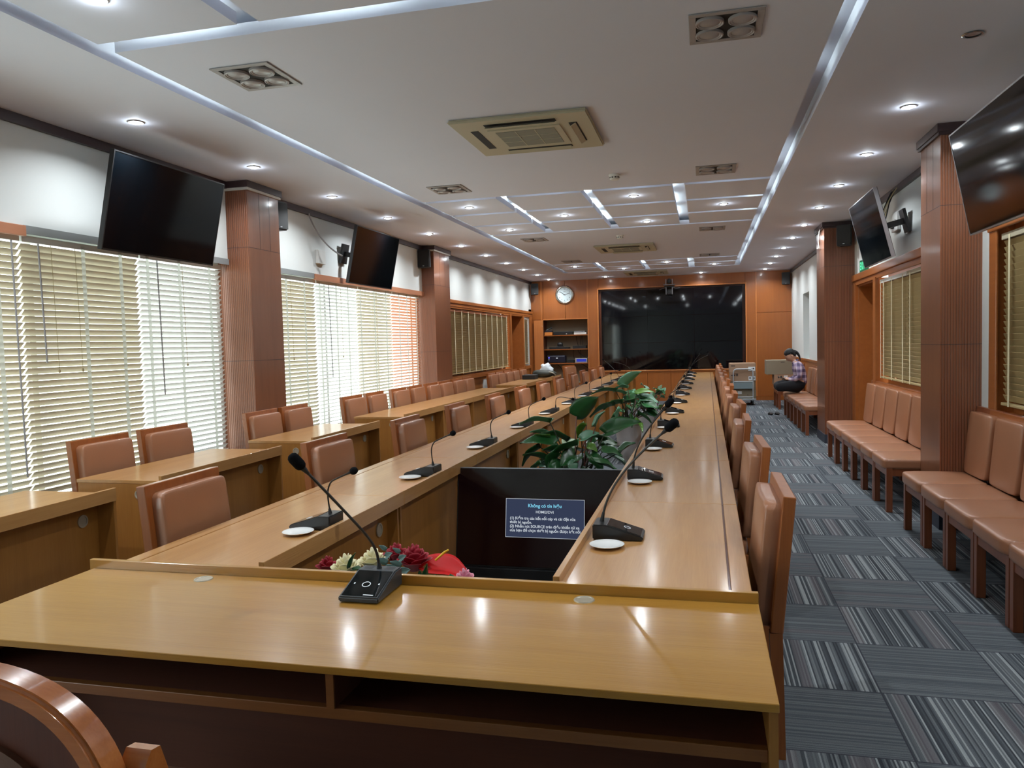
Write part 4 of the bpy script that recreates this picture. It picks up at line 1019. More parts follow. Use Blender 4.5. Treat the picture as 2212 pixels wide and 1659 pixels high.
# ================================================================ BACK WALL FITTINGS
t = empty('wall_clock', 'round chrome wall clock showing about ten past ten', 'clock', (-3.474, YF - 0.002, 2.77), 0)
Mr = Matrix.Rotation(PI / 2, 3, 'X')
MB().lathe([(0.185, 0.0), (0.235, 0.0), (0.240, 0.02), (0.225, 0.035), (0.205, 0.040), (0.190, 0.030), (0.185, 0.012)], (0, 0, 0), 48, Mr).build('rim', M['chrome'], t, 'all')
MB().lathe([(0, 0.012), (0.188, 0.012)], (0, 0, 0), 48, Mr).build('dial', mat('pale_clock_dial', (206, 222, 226), 0.5), t)
for k in range(1, 13):
    a = PI / 2 - 2 * PI * k / 12
    text('numeral', str(k), 0.052, 0.148 * math.cos(a), 0.148 * math.sin(a), -0.0135, M['ink'], t, None, 'CENTER')
MB().box(-0.03, 0.03, -0.0138, -0.013, 0.075, 0.082).build('maker_line', M['ink'], t)
def hand(deg, L, w):
    a = R(deg); g = MB(); g.box(-w, w, -0.017, -0.015, -0.03, L); g.xf(Matrix.Rotation(a, 4, 'Y')); g.build('clock_hand', M['ink'], t)
hand(306, 0.125, 0.007); hand(76, 0.150, 0.005)
MB().cyl((0, -0.017, 0), 0.012, 0.006, 'Y').build('hub', M['ink'], t)

e = empty('conference_camera', 'small grey conference camera on a bracket above the video wall', 'camera', (-0.815, YF - 0.11, 2.865))
MB().box(-0.14, 0.14, -0.09, 0.10, 0.03, 0.045, bev=0.004).build('shelf_plate', M['silver'], e)
MB().box(-0.12, 0.12, -0.07, 0.09, -0.02, 0.006, bev=0.006).build('camera_base', M['black'], e)
g = MB(); g.box(-0.085, -0.065, -0.03, 0.05, -0.20, 0.0, 0.004); g.box(0.065, 0.085, -0.03, 0.05, -0.20, 0.0, 0.004); g.build('yoke', M['silver'], e)
MB().box(-0.06, 0.06, -0.05, 0.06, -0.21, -0.07, bev=0.02).build('camera_head', M['black'], e)
MB().lathe([(0, 0.012), (0.028, 0.014), (0.034, 0.018), (0.044, 0.016), (0.046, 0.0)], (0, -0.05, -0.145), 28, Mr).build('lens', M['mic_grey'], e, True)
g = MB(); g.ball((0, 0, 0.13), (0.06, 0.06, 0.065), 12); g.build('dome', M['mic_grey'], e, True)
g = MB(); g.box(-0.085, -0.07, -0.04, 0.04, 0.045, 0.18, 0.004); g.box(0.07, 0.085, -0.04, 0.04, 0.045, 0.18, 0.004); g.build('dome_yoke', M['silver'], e)
g = MB(); g.tube([(-0.07, 0, -0.02), (-0.16, 0.02, -0.05), (-0.24, 0.05, -0.075)], 0.005, 6); g.tube([(0.07, 0, -0.02), (0.15, 0.02, -0.05), (0.26, 0.05, -0.045)], 0.005, 6); g.build('cable', M['wand'], e, True)

# equipment cabinet in the niche
e = empty('wall_cabinet', 'open built-in cabinet with three equipment shelves in the back wall', 'cabinet', (-3.465, YF, 0.0))
a, b = NX0 + 3.465, NX1 + 3.465
g = MB(); g.box(a, b, 0.40, 0.42, 0.5, NZ1); g.build('back_panel', M['niche'], e)
for x in (a - 0.015, b): MB().box(x, x + 0.015, 0.0, 0.42, 0.5, NZ1).build('side_panel', M['dark_wood'], e)
MB().box(a, b, 0.0, 0.42, NZ1 - 0.001, NZ1 + 0.014).build('top_board', M['dark_wood'], e); MB().box(a, b, 0.0, 0.42, 0.485, 0.5).build('bottom_board', M['niche'], e)
for z in (1.735, 1.37, 1.005):
    MB().box(a + 0.002, b - 0.002, 0.02, 0.40, z - 0.022, z, bev=0.001, seg=1).build('shelf', M['panel'], e)
d = MB(); d.box(-0.24, 0.0, -0.02, 0.0, 0.5, 2.13, 0.002); d.xf(Matrix.Translation((a - 0.01, -0.012, 0)) @ Matrix.Rotation(R(6), 4, 'Z')); dd = d.build('door', M['panel_trim'], e)
MB().ball((a - 0.03, -0.045, 1.98), 0.01, 8).build('door_knob', M['steel'], dd)
def dev(name, label, cat, x0, x1, y0, y1, z0, z1, m_, bev=0.004, kids=()):
    o = MB().box(-(x1 - x0) / 2, (x1 - x0) / 2, 0, y1 - y0, 0, z1 - z0, bev=bev).build(name, m_)
    o.location = ((x0 + x1) / 2, y0, z0); tag(o, label, cat)
    for (nm, mm, bx) in kids: MB().box(*bx).build(nm, mm, o)
    return o
S1, S2, S3 = 1.736, 1.371, 1.006
dev('storage_box', 'orange box on the top cabinet shelf under a dark phone', 'box', -4.03, -3.83, 19.73, 19.95, S1, S1 + 0.08, M['orange_box'])
o = dev('desk_phone', 'dark blue-black telephone on the orange box', 'phone', -4.03, -3.84, 19.74, 19.93, S1 + 0.081, S1 + 0.12, M['device'])
MB().tube([(-0.05, 0.05, 0.05), (0.0, 0.07, 0.08), (0.09, 0.08, 0.115)], [0.018, 0.014, 0.02], 8).build('handset', M['black'], o, True)
dev('media_player', 'flat black player in the middle of the top cabinet shelf', 'electronic device', -3.80, -3.30, 19.75, 20.0, S1, S1 + 0.09, M['black'], kids=(('indicator_lamp', M['white_mark'], (0.08, 0.11, -0.003, 0.0, 0.02, 0.035)),))
dev('amplifier', 'pale silver device on the top cabinet shelf, lower of the two', 'electronic device', -3.26, -2.93, 19.74, 20.0, S1, S1 + 0.052, M['white_plastic'])
dev('disc_player', 'slim silver device lying on top of the pale device', 'electronic device', -3.255, -2.98, 19.75, 19.98, S1 + 0.053, S1 + 0.09, M['silver'], kids=(('disc_tray', M['black'], (-0.11, 0.11, -0.003, 0.0, 0.012, 0.020)),))
dev('network_switch', 'long black device on the middle cabinet shelf', 'electronic device', -3.92, -3.40, 19.75, 20.0, S2, S2 + 0.055, M['black'])
o = dev('headset_case', 'hump-shaped black case on the black device of the middle shelf', 'case', -3.73, -3.56, 19.76, 19.92, S2 + 0.056, S2 + 0.07, M['black'])
MB().pillow((0, 0.08, 0.06), (0.15, 0.14, 0.12), 3.0, 6).build('lid', M['black'], o, 'all')
dev('router', 'black box with tangled leads at the right of the middle cabinet shelf', 'electronic device', -3.30, -2.95, 19.75, 20.0, S2, S2 + 0.075, M['black_matte'])
o = dev('projector_unit', 'large navy-black device with blue lamps on the lowest cabinet shelf', 'electronic device', -3.98, -3.50, 19.73, 20.0, S3, S3 + 0.20, M['device'], 0.03, (('indicator_lamp', M['lit_blue'], (-0.20, -0.175, -0.004, 0.0, 0.13, 0.155)), ('indicator_lamp', M['white_mark'], (-0.20, -0.18, -0.004, 0.0, 0.085, 0.1)), ('maker_badge', M['white_mark'], (0.0, 0.045, -0.004, 0.0, 0.12, 0.145))))
dev('control_box', 'small black box with leads on the lowest cabinet shelf', 'electronic device', -3.46, -3.28, 19.75, 19.95, S3, S3 + 0.08, M['black'])
dev('display_unit', 'blue-lit rack unit at the right end of the lowest cabinet shelf', 'electronic device', -3.24, -2.92, 19.73, 19.98, S3, S3 + 0.12, M['lamp_ring'], kids=(('blue_display', mat('dim_blue_display', (30, 40, 120), 0.3, emit=(40, 60, 190), estr=0.6), (-0.12, 0.13, -0.004, 0.0, 0.03, 0.095)),))
for i, P in enumerate(([(-3.22, 19.85, 1.70), (-3.21, 19.9, 1.55), (-3.17, 19.85, 1.45)], [(-3.08, 19.86, 1.70), (-3.12, 19.9, 1.55), (-3.10, 19.86, 1.46)], [(-3.05, 19.83, 1.70), (-3.04, 19.85, 1.56), (-3.05, 19.8, 1.46)],
                       [(-3.30, 19.86, 1.34), (-3.32, 19.9, 1.2), (-3.28, 19.9, 1.1)], [(-3.18, 19.86, 1.34), (-3.15, 19.88, 1.2), (-2.95, 19.85, 1.13)], [(-3.12, 19.86, 1.34), (-3.1, 19.9, 1.25), (-3.12, 19.88, 1.12)],
                       [(-3.75, 19.8, 0.98), (-3.6, 19.85, 0.9), (-3.56, 19.9, 0.75), (-3.6, 19.88, 0.52)], [(-3.1, 19.8, 0.98), (-3.0, 19.85, 0.92), (-2.93, 19.9, 0.86)])):
    o = MB().tube(bez(P, 10), 0.006, 6).build('cable', M['rubber'], None, True)
    tag(o, 'thin black cable hanging inside the cabinet', 'cable', 'cables hanging in the equipment cabinet')

# ================================================================ TROLLEY AND BOXES
e = empty('platform_trolley', 'pale grey hand trolley carrying cardboard boxes at the back wall', 'trolley', (0.86, 18.55, 0))
MB().box(-0.26, 0.27, -0.33, 0.42, 0.125, 0.15, bev=0.006).build('platform', M['trolley_panel'], e)
MB().box(-0.27, 0.28, -0.34, -0.325, 0.118, 0.156, bev=0.004).build('bumper', M['trolley'], e)
P = [(-0.215, -0.32, 0.15), (-0.215, -0.32, 0.74)] + [(-0.215 + 0.07 * (1 - math.cos(a)), -0.32, 0.74 + 0.09 * math.sin(a)) for a in (0.4, 0.8, 1.2, PI / 2)] + [(0.215 - 0.07 * (1 - math.cos(a)), -0.32, 0.74 + 0.09 * math.sin(a)) for a in (PI / 2, 1.2, 0.8, 0.4)] + [(0.215, -0.32, 0.74), (0.215, -0.32, 0.15)]
MB().tube(P, 0.014, 10).build('handle', M['trolley'], e, True)
MB().box(-0.20, 0.20, -0.325, -0.315, 0.38, 0.53).build('cross_panel', M['trolley_panel'], e)
g = MB(); g.tube([(-0.215, -0.32, 0.545), (0.215, -0.32, 0.545)], 0.01, 8); g.tube([(-0.215, -0.32, 0.19), (0.215, -0.32, 0.19)], 0.01, 8); g.build('cross_bar', M['trolley'], e, True)
for sx in (-0.2, 0.21):
    for sy in (-0.26, 0.34):
        w_ = MB().cyl((sx, sy, 0.05), 0.05, 0.03, 'X', 20).build('wheel', M['rubber'], e, True)
        MB().box(sx - 0.022, sx + 0.022, sy - 0.025, sy + 0.025, 0.085, 0.125).build('caster_fork', M['trolley'], w_)
def carton(label, x0, x1, y0, y1, z0, z1, m_, marks=(), group='cardboard boxes at the back wall', rz=0):
    o = MB().box(-(x1 - x0) / 2, (x1 - x0) / 2, -(y1 - y0) / 2, (y1 - y0) / 2, 0, z1 - z0, bev=0.004, seg=1).build('cardboard_box', m_)
    o.location = ((x0 + x1) / 2, (y0 + y1) / 2, z0); o.rotation_euler = (0, 0, rz); tag(o, label, 'cardboard box', group)
    d = -(y1 - y0) / 2; c = (x0 + x1) / 2
    for nm, mm, a, b, p, q in marks: MB().box(a - c, b - c, d - 0.002 - (0.002 if mm is M['ink'] else 0), d, p - z0, q - z0).build(nm, mm, o)
    return o
carton('bottom cardboard box of the trolley stack with a tilted white sticker', 0.60, 1.14, 18.28, 18.85, 0.151, 0.345, M['cardboard_grey'], (('sticker', M['paper'], 0.74, 0.83, 0.26, 0.32), ('print', M['ink'], 0.955, 0.965, 0.22, 0.25)))
carton('second cardboard box from the bottom of the trolley stack, behind the blue panel', 0.595, 1.13, 18.28, 18.84, 0.346, 0.548, M['cardboard_grey'])
carton('cardboard box with dark printing and a white label, second from the top on the trolley', 0.57, 1.145, 18.27, 18.86, 0.549, 0.752, M['cardboard'], (('label', M['paper'], 0.98, 1.13, 0.57, 0.66), ('print', M['ink'], 1.00, 1.025, 0.60, 0.645), ('print', M['ink'], 1.065, 1.11, 0.60, 0.635), ('print', M['ink'], 0.60, 0.69, 0.675, 0.70), ('print', M['ink'], 0.71, 0.725, 0.67, 0.725), ('print', M['ink'], 0.735, 0.75, 0.67, 0.725)))
carton('topmost cardboard box on the trolley with a white label', 0.565, 1.14, 18.27, 18.86, 0.753, 0.96, M['cardboard'], (('label', M['paper'], 0.975, 1.125, 0.785, 0.875), ('print', M['ink'], 1.005, 1.05, 0.825, 0.84), ('print', M['ink'], 1.07, 1.105, 0.82, 0.85), ('print', M['ink'], 0.595, 0.69, 0.895, 0.915)))
carton('cardboard box with printed symbols on the chair seat, under the wide box', 1.48, 1.895, 17.62, 18.10, 0.488, 0.722, M['cardboard'], (('label', M['paper'], 1.68, 1.76, 0.60, 0.70), ('print', M['ink'], 1.56, 1.58, 0.64, 0.69), ('print', M['ink'], 1.61, 1.64, 0.64, 0.69)))
carton('wide greyish cardboard box on top of the chairs beside the seated woman', 1.32, 1.89, 17.62, 18.12, 0.723, 1.035, M['cardboard_grey'], (('print', M['ink'], 1.62, 1.70, 0.985, 0.995),))

# ================================================================ BAGS ON THE LAST WINDOW DESK
o = MB().pillow((0, 0, 0.085), (0.52, 0.34, 0.17), 2.6, 8, lambda p, u, v, w: Vector((p.x + 0.02 * math.sin(7 * v), p.y, p.z * (1 - 0.25 * u) + 0.01 * math.sin(9 * u)))).build('sling_bag', M['bag_green'], None, 'all')
o.location = (-3.55, 17.0, TS + 0.015); o.location.x = -3.50; tag(o, 'dark olive shoulder bag lying on the last window desk', 'bag')
MB().tube(bez([(0.1, -0.1, 0.12), (0.25, -0.22, 0.14), (0.32, -0.05, 0.02), (0.2, 0.05, 0.03)], 12), 0.012, 6).build('strap', M['steel'], o, True)
o = dev('laptop_case', 'flat black case under the olive bag on the last window desk', 'case', -3.88, -3.60, 16.42, 16.80, TS + 0.002, TS + 0.10, M['black_matte'], 0.01)
o = MB().pillow((0, 0, 0.15), (0.30, 0.26, 0.30), 3.2, 8, lambda p, u, v, w: Vector((p.x * (1 - 0.25 * w) + 0.02 * math.sin(6 * w), p.y, p.z + 0.02 * math.sin(5 * u)))).build('plastic_bag', M['plastic_bag'], None, 'all')
o.location = (-3.52, 17.38, TS + 0.02); tag(o, 'crumpled white plastic bag behind the olive bag', 'bag')
MB().box(XL, XL + 0.02, 15.0, 16.25, 0.55, 0.84).build('leaning_board', M['white_plastic']).__setitem__('label', 'pale blue-white board leaning on the wall behind the window desk chairs')
bpy.data.objects['leaning_board']['category'] = 'board'

# ================================================================ RIGHT WALL SMALL THINGS
e = empty('exit_sign', 'small green lit exit sign above the right door', 'sign', (XR - 0.02, 10.95, 2.44))
MB().box(-0.02, 0.02, -0.19, 0.19, -0.085, 0.085, bev=0.003).build('sign_body', M['exit_green'], e)
rx = Matrix.Rotation(-PI / 2, 4, 'Z') @ Matrix.Rotation(PI / 2, 4, 'X')
q = text('sign_letters', 'EXIT', 0.15, -0.022, 0.0, 0.0, M['exit_text'], e, None, 'CENTER', rx)
e = empty('power_socket_box', 'white socket box with plugs behind the right middle television', 'socket', (XR - 0.02, 9.22, 2.76))
MB().box(-0.02, 0.018, -0.13, 0.13, -0.10, 0.10, bev=0.004).build('plate', M['white_plastic'], e)
g = MB()
for k in (-1, 1):
    for z in (-0.02, 0.02): g.box(-0.023, -0.019, k * 0.05 - 0.008, k * 0.05 + 0.008, z - 0.004, z + 0.004)
g.build('socket_hole', M['ink'], e); MB().box(-0.05, -0.02, 0.0, 0.05, -0.07, -0.03, bev=0.004).build('plug', M['black'], e)
for i in range(6):
    r1 = random.Random(i)
    P = [(XR - 0.05, 9.05 + 0.05 * i, 3.10), (XR - 0.10 - 0.1 * r1.random(), 9.2 + 0.3 * r1.random(), 2.85), (XR - 0.12, 9.0 + 0.5 * r1.random(), 2.72), (XR - 0.18 - 0.1 * r1.random(), 9.2 + 0.2 * r1.random(), 2.75 - 0.12 * r1.random())]
    o = MB().tube(bez(P, 14), 0.006, 6).build('cable', M['rubber'] if i % 3 else M['cord'], None, True); tag(o, 'cable in the tangle behind the right middle television', 'cable', 'tangled cables on the right wall')
o = MB().tube(bez([(-4.34, 8.02, 3.09), (-4.30, 8.05, 2.9), (-4.26, 8.25, 2.72), (-4.18, 8.5, 2.65)], 12), 0.01, 6).build('cable', M['wand'], None, True); tag(o, 'grey cable looping behind the far left television', 'cable')
e = empty('wall_socket', 'white socket box behind the far left television', 'socket', (XL + 0.02, 8.28, 2.62))
MB().box(-0.018, 0.02, -0.09, 0.09, -0.08, 0.08, bev=0.004).build('plate', M['white_plastic'], e)
o = MB().tube(bez([(1.655, 11.95, 3.10), (1.62, 11.93, 3.0), (1.60, 11.92, 2.85), (1.66, 11.95, 2.78)], 12), 0.006, 6).build('cable', M['white_plastic'], None, True); tag(o, 'white cable looping on the far right column', 'cable')

# ================================================================ ARMCHAIR
e = empty('armchair', 'glossy curved wooden armchair with brown leather at the bottom left corner', 'armchair', (-1.42, 1.08, 0))
def arch(r, zc, n=40, kx=1.0, kz=1.0, p=3.4, z0=0.45):
    out = []
    for i in range(n + 1):
        a = PI * i / n; c_, s_ = math.cos(a), math.sin(a)
        out.append((r[0] * math.copysign(abs(c_) ** (2 / p), c_), zc + r[1] * abs(s_) ** (2 / p)))
    return [(r[0], z0)] + out + [(-r[0], z0)]
def ring(outer, inner, y0, y1, bev):
    g = MB(); n = len(outer)
    A = [[g.bm.verts.new((u, y, v)) for (u, v) in lst] for lst in (outer, inner) for y in (y0, y1)]
    o0, o1, i0, i1 = A
    for k in range(n - 1):
        g.bm.faces.new((o0[k], o0[k + 1], o1[k + 1], o1[k])); g.bm.faces.new((i0[k], i1[k], i1[k + 1], i0[k + 1]))
        g.bm.faces.new((o0[k], i0[k], i0[k + 1], o0[k + 1])); g.bm.faces.new((o1[k], o1[k + 1], i1[k + 1], i1[k]))
    g.bm.faces.new((o0[0], o1[0], i1[0], i0[0])); g.bm.faces.new((o0[-1], i0[-1], i1[-1], o1[-1]))
    bmesh.ops.recalc_face_normals(g.bm, faces=g.bm.faces)
    es = [x for x in g.bm.edges if len(x.link_faces) == 2 and x.calc_face_angle() > 0.9]
    bmesh.ops.bevel(g.bm, geom=es, offset=bev, segments=3, affect='EDGES', clamp_overlap=True)
    return g
ax, az = 0.472, 0.50
ring(arch((ax, 0.48), 0.525, z0=0.42), arch((ax - 0.035, 0.445), 0.525, z0=0.42), -0.040, 0.02, 0.008).build('back_frame', M['arm_wood'], e, True)
g = MB(); g.prism(arch((ax - 0.03, 0.45), 0.525, z0=0.42), -0.022, -0.005, 'Y'); g.build('back_board', M['dark_wood'], e)
g = MB(); g.prism(arch((ax - 0.115, 0.36), 0.525, z0=0.45), -0.034, -0.022, 'Y'); bmesh.ops.bevel(g.bm, geom=[x for x in g.bm.edges if x.calc_face_angle(0) > 0.9], offset=0.006, segments=2, affect='EDGES'); g.build('rear_pad', M['arm_leather'], e, True)
g = MB(); g.prism(arch((ax - 0.06, 0.42), 0.525, z0=0.45), 0.0, 0.07, 'Y'); bmesh.ops.bevel(g.bm, geom=[x for x in g.bm.edges if x.calc_face_angle(0) > 0.9], offset=0.02, segments=3, affect='EDGES'); g.build('back_cushion', M['arm_leather'], e, True)
MB().pillow((0, 0.32, 0.44), (0.80, 0.52, 0.12), 6, 8).build('seat', M['arm_leather'], e, 'all')
MB().box(-0.42, 0.42, 0.05, 0.56, 0.30, 0.38, bev=0.006).build('seat_rail', M['arm_wood'], e)
for sx in (-1, 1):
    a_ = MB().prism([(0.01, 0.74), (0.012, 0.84), (0.028, 0.860), (0.050, 0.857), (0.070, 0.80), (0.10, 0.70), (0.22, 0.57), (0.40, 0.50), (0.50, 0.47), (0.50, 0.43), (0.38, 0.45), (0.18, 0.53), (0.05, 0.68)], sx * 0.452 - 0.026, sx * 0.452 + 0.026, 'X')
    bmesh.ops.bevel(a_.bm, geom=[x for x in a_.bm.edges if x.calc_face_angle(0) > 0.5], offset=0.012, segments=3, affect='EDGES', clamp_overlap=True)
    o = a_.build('armrest', M['arm_wood'], e, True)
    MB().cyl((sx * 0.456, 0.010, 0.808), 0.007, 0.010, 'Y', 16).build('bolt_hole', M['black'], o)
    MB().box(sx * 0.465 - 0.025, sx * 0.465 + 0.025, 0.44, 0.49, 0.0, 0.46, bev=0.006).build('leg', M['arm_wood'], e)
    MB().box(sx * 0.42 - 0.025, sx * 0.42 + 0.025, -0.04, 0.01, 0.0, 0.44, bev=0.006).build('leg', M['arm_wood'], e)

# ================================================================ PLANTS
def leaf(base, tip, width, m_, parent, droop=0.25, roll=0.0, nx=5, ny=9, name='leaf'):
    base, tip = Vector(base), Vector(tip); d = tip - base; L = d.length; t_ = d.normalized()
    side = t_.cross(Vector((0, 0, 1)));
    if side.length < 0.1: side = Vector((1, 0, 0))
    side.normalize(); up = side.cross(t_).normalized()
    q = Matrix.Rotation(roll, 3, t_); side = q @ side; up = q @ up
    g = MB(); rows_ = []
    for j in range(ny + 1):
        v = j / ny
        w_ = width * (math.sin(PI * min(1, (v + 0.06) ** 0.62 * 0.97)) ** 0.8) * (1 if v > 0.02 else 0.75)
        if j == ny: w_ = 0.0005
        row = []
        for i in range(-nx, nx + 1):
            u = i / nx
            p = base + d * v - t_ * (0.10 * L * (1 - v) ** 3 * abs(u) ** 1.0 * 1.2)
            p += side * (u * w_ / 2) + up * (0.22 * width * (abs(u) ** 1.4) * (1 - v * 0.6) + L * droop * (4 * v * (1 - v)) * 0.35 + 0.035 * width * math.sin(v * 9 + i * 0.5) * abs(u))
            row.append(g.bm.verts.new(p))
        rows_.append(row)
    for j in range(ny):
        for i in range(2 * nx): g.bm.faces.new((rows_[j][i], rows_[j][i + 1], rows_[j + 1][i + 1], rows_[j + 1][i]))
    o = g.build(name, m_, parent, 'all', fix=False)
    md = o.modifiers.new('thickness', 'SOLIDIFY'); md.thickness = 0.0015
    return o
def pot(e, r, h):
    MB().lathe([(0, 0), (r * 0.68, 0), (r * 0.72, 0.01), (r * 0.95, h - 0.04), (r * 0.97, h - 0.035), (r * 1.03, h - 0.03), (r * 1.03, h), (r * 0.96, h), (r * 0.93, h - 0.05), (0, h - 0.05)], (0, 0, 0), 36).build('pot', M['pot'], e, True)
    MB().lathe([(0, h - 0.028), (r * 0.5, h - 0.03), (r * 0.93, h - 0.04)], (0, 0, 0), 24).build('soil', M['soil'], e)
def plant(x, y, r, h, label, leaves, extra, seed):
    e = empty('potted_philodendron', label, 'plant', (x, y, 0), 0, 'potted plants between the tables'); pot(e, r, h)
    rd = random.Random(seed); o0 = Vector((x, y, 0)); ms = [M['leaf'], M['leaf'], M['leaf_pale'], M['leaf_yellow']]
    def one(b, t_, w_, m_, st, roll):
        w_ *= 1.3
        b, t_ = Vector(b) - o0, Vector(t_) - o0
        leaf(b, t_, w_, m_, e, 0.25, roll)
        s0 = Vector((rd.uniform(-0.4, 0.4) * r, rd.uniform(-0.4, 0.4) * r, h - 0.05))
        mid = s0.lerp(b, 0.5) + Vector((0, 0, 0.35 * (b - s0).length * 0.4)); 
        MB().tube(bez([s0, mid, b], 10), [0.008 - 0.0004 * k for k in range(11)], 6).build('stem', st, e, True)
    for (b, t_, w_, mi, sti, roll) in leaves: one(b, t_, w_, ms[mi], (M['stem'], M['stem_dark'])[sti], roll)
    for k in range(extra):
        a = rd.uniform(0, 2 * PI); rr = rd.uniform(0.12, 0.30); z = h + rd.uniform(0.03, 0.36 if leaves and leaves[0][0][1] < 7 and False else 0.34)
        b = Vector((x + rr * math.cos(a), y + rr * math.sin(a), z)); L = rd.uniform(0.15, 0.24); a2 = a + rd.uniform(-0.6, 0.6)
        t_ = b + Vector((math.cos(a2) * L, math.sin(a2) * L, rd.uniform(-0.16, 0.10)))
        t_.x = min(max(t_.x, -1.50), -0.56); b.x = min(max(b.x, -1.45), -0.62)
        one(b, t_, L * rd.uniform(0.5, 0.66), rd.choice([M['leaf'], M['leaf'], M['leaf'], M['leaf_pale'], M['leaf_yellow']]), rd.choice([M['stem'], M['stem_dark']]), rd.uniform(-0.6, 0.6))
Y6 = 6.2
def L6(bx, bz, tx, tz, w_, mi=0, st=1, roll=0.0, dy=0.0, dt=0.0): return ((bx, Y6 + dy, bz), (tx, Y6 + dy + dt, tz), w_, mi, st, roll)
near_leaves = [L6(-1.24, 0.89, -1.50, 0.87, 0.13, 2, 1, 0.2), L6(-1.20, 0.71, -1.50, 0.71, 0.13, 0, 1, -0.4), L6(-1.12, 0.72, -1.34, 0.78, 0.15, 0, 1, 0.3, 0.1),
               L6(-0.98, 0.73, -1.22, 0.60, 0.17, 0, 1, 0.1, -0.2), L6(-1.05, 0.92, -0.86, 1.08, 0.15, 0, 0, -1.0, 0.2), L6(-0.80, 0.79, -0.50, 0.88, 0.14, 0, 1, 0.7, 0.1),
               L6(-0.98, 0.75, -0.83, 0.80, 0.09, 2, 1, 0.6), L6(-0.86, 0.86, -0.78, 0.98, 0.12, 2, 0, 0.2), L6(-0.80, 0.66, -0.64, 0.62, 0.14, 0, 1, 0.2, -0.1), L6(-0.66, 0.65, -0.54, 0.72, 0.12, 0, 1, 0.2),
               L6(-1.05, 0.60, -1.00, 0.50, 0.14, 2, 1, 0.2, -0.3), L6(-0.88, 0.62, -0.78, 0.50, 0.15, 0, 1, -0.2, -0.3), L6(-1.32, 0.68, -1.48, 0.52, 0.13, 0, 1, 0.2), L6(-1.20, 0.58, -1.10, 0.48, 0.16, 0, 1, 0.3, -0.3),
               L6(-1.12, 0.66, -1.22, 0.50, 0.16, 0, 1, 0.3, -0.2), L6(-0.92, 0.70, -0.84, 0.66, 0.10, 3, 1, 0.3, -0.1), L6(-0.85, 0.60, -0.66, 0.54, 0.15, 0, 1, 0.0, -0.3), L6(-1.28, 0.58, -1.36, 0.48, 0.14, 0, 1, 0, -0.2),
               L6(-0.95, 0.86, -1.02, 0.74, 0.11, 3, 0, 0.3, 0.1)]
plant(-1.02, 6.25, 0.17, 0.42, 'broad-leaved potted plant right behind the floor display', near_leaves, 24, 3)
Y6 = 9.85
mid_leaves = [L6(-1.02, 0.97, -0.77, 1.15, 0.14, 2, 1, -0.8), L6(-0.95, 0.94, -1.10, 0.94, 0.13, 2, 0, 0.2), L6(-0.98, 0.86, -1.14, 0.90, 0.11, 2, 1, 0.3), L6(-0.98, 0.78, -0.70, 0.80, 0.16, 0, 1, 0.3),
              L6(-1.10, 0.90, -1.42, 0.86, 0.16, 0, 1, 0.1), L6(-1.12, 0.72, -1.44, 0.56, 0.18, 0, 1, 0.2), L6(-1.02, 0.75, -1.26, 0.66, 0.15, 0, 1, 0.3), L6(-1.02, 0.70, -1.06, 0.52, 0.13, 2, 1, 0.1, -0.2),
              L6(-0.92, 0.62, -0.89, 0.46, 0.11, 0, 1, 0.1, -0.22), L6(-0.84, 0.86, -0.62, 0.88, 0.13, 3, 1, 0.3), L6(-0.80, 0.80, -0.56, 0.74, 0.15, 2, 1, 0.4), L6(-1.08, 0.62, -1.14, 0.44, 0.14, 0, 1, 0, -0.15), L6(-0.96, 0.72, -0.88, 0.64, 0.12, 0, 1, 0, -0.2)]
plant(-0.95, 9.9, 0.18, 0.50, 'potted plant with tangled stems in a grey pot, middle of the three', mid_leaves, 14, 11)
plant(-0.78, 11.4, 0.18, 0.50, 'third potted plant, farthest between the tables', [], 24, 23)

# ================================================================ FLOWERS between desk and display
e = empty('flower_arrangement', 'low arrangement of cream, red and pink flowers behind the front desk', 'flowers', (-1.15, 2.72, 0))
MB().box(-0.38, 0.34, -0.12, 0.12, 0.0, 0.55, bev=0.01).build('planter', M['white_plastic'], e)
def rose(c, r, m_, n=15, name='bloom'):
    """cupped, round-edged overlapping petals, tight in the middle and opening outwards"""
    g = MB(); rd = random.Random(int(c[0] * 1000))
    for k in range(n):
        a = k * 2.4 + rd.uniform(-0.2, 0.2); f = (k + 1) / n; nu, nv = 6, 6; grid = []
        ro = r * (0.12 + 0.80 * f); h_ = r * (1.15 - 0.45 * f); half = 1.25 - 0.55 * f
        for j in range(nv + 1):
            v = j / nv; row = []
            for i in range(nu + 1):
                u = -1 + 2 * i / nu
                vv = v * (1 - 0.30 * u * u)                      # rounded outline
                ang = a + u * half * (0.55 + 0.45 * math.sin(PI * min(1, v * 0.62 + 0.1)))
                rad = ro * (0.30 + 0.70 * math.sin(vv * PI / 2 * 0.9)) + r * 0.12 * f * vv ** 4 * (1 + 0.3 * math.sin(3 * u + k))
                z = -r * 0.55 + h_ * 1.25 * vv - r * 0.30 * f * vv ** 3
                row.append(g.bm.verts.new((c[0] + rad * math.cos(ang), c[1] + rad * math.sin(ang), c[2] + z)))
            grid.append(row)
        for j in range(nv):
            for i in range(nu): g.bm.faces.new((grid[j][i], grid[j][i + 1], grid[j + 1][i + 1], grid[j + 1][i]))
    o = g.build(name, m_, e, 'all', fix=False); md = o.modifiers.new('t', 'SOLIDIFY'); md.thickness = 0.0012; return o
FZ = 0.0
rose((-0.300, 0.0, 0.690), 0.055, M['red_petal']); rose((-0.205, -0.03, 0.700), 0.068, M['cream_petal'], 18); rose((-0.105, 0.0, 0.722), 0.066, M['cream_petal'], 18)
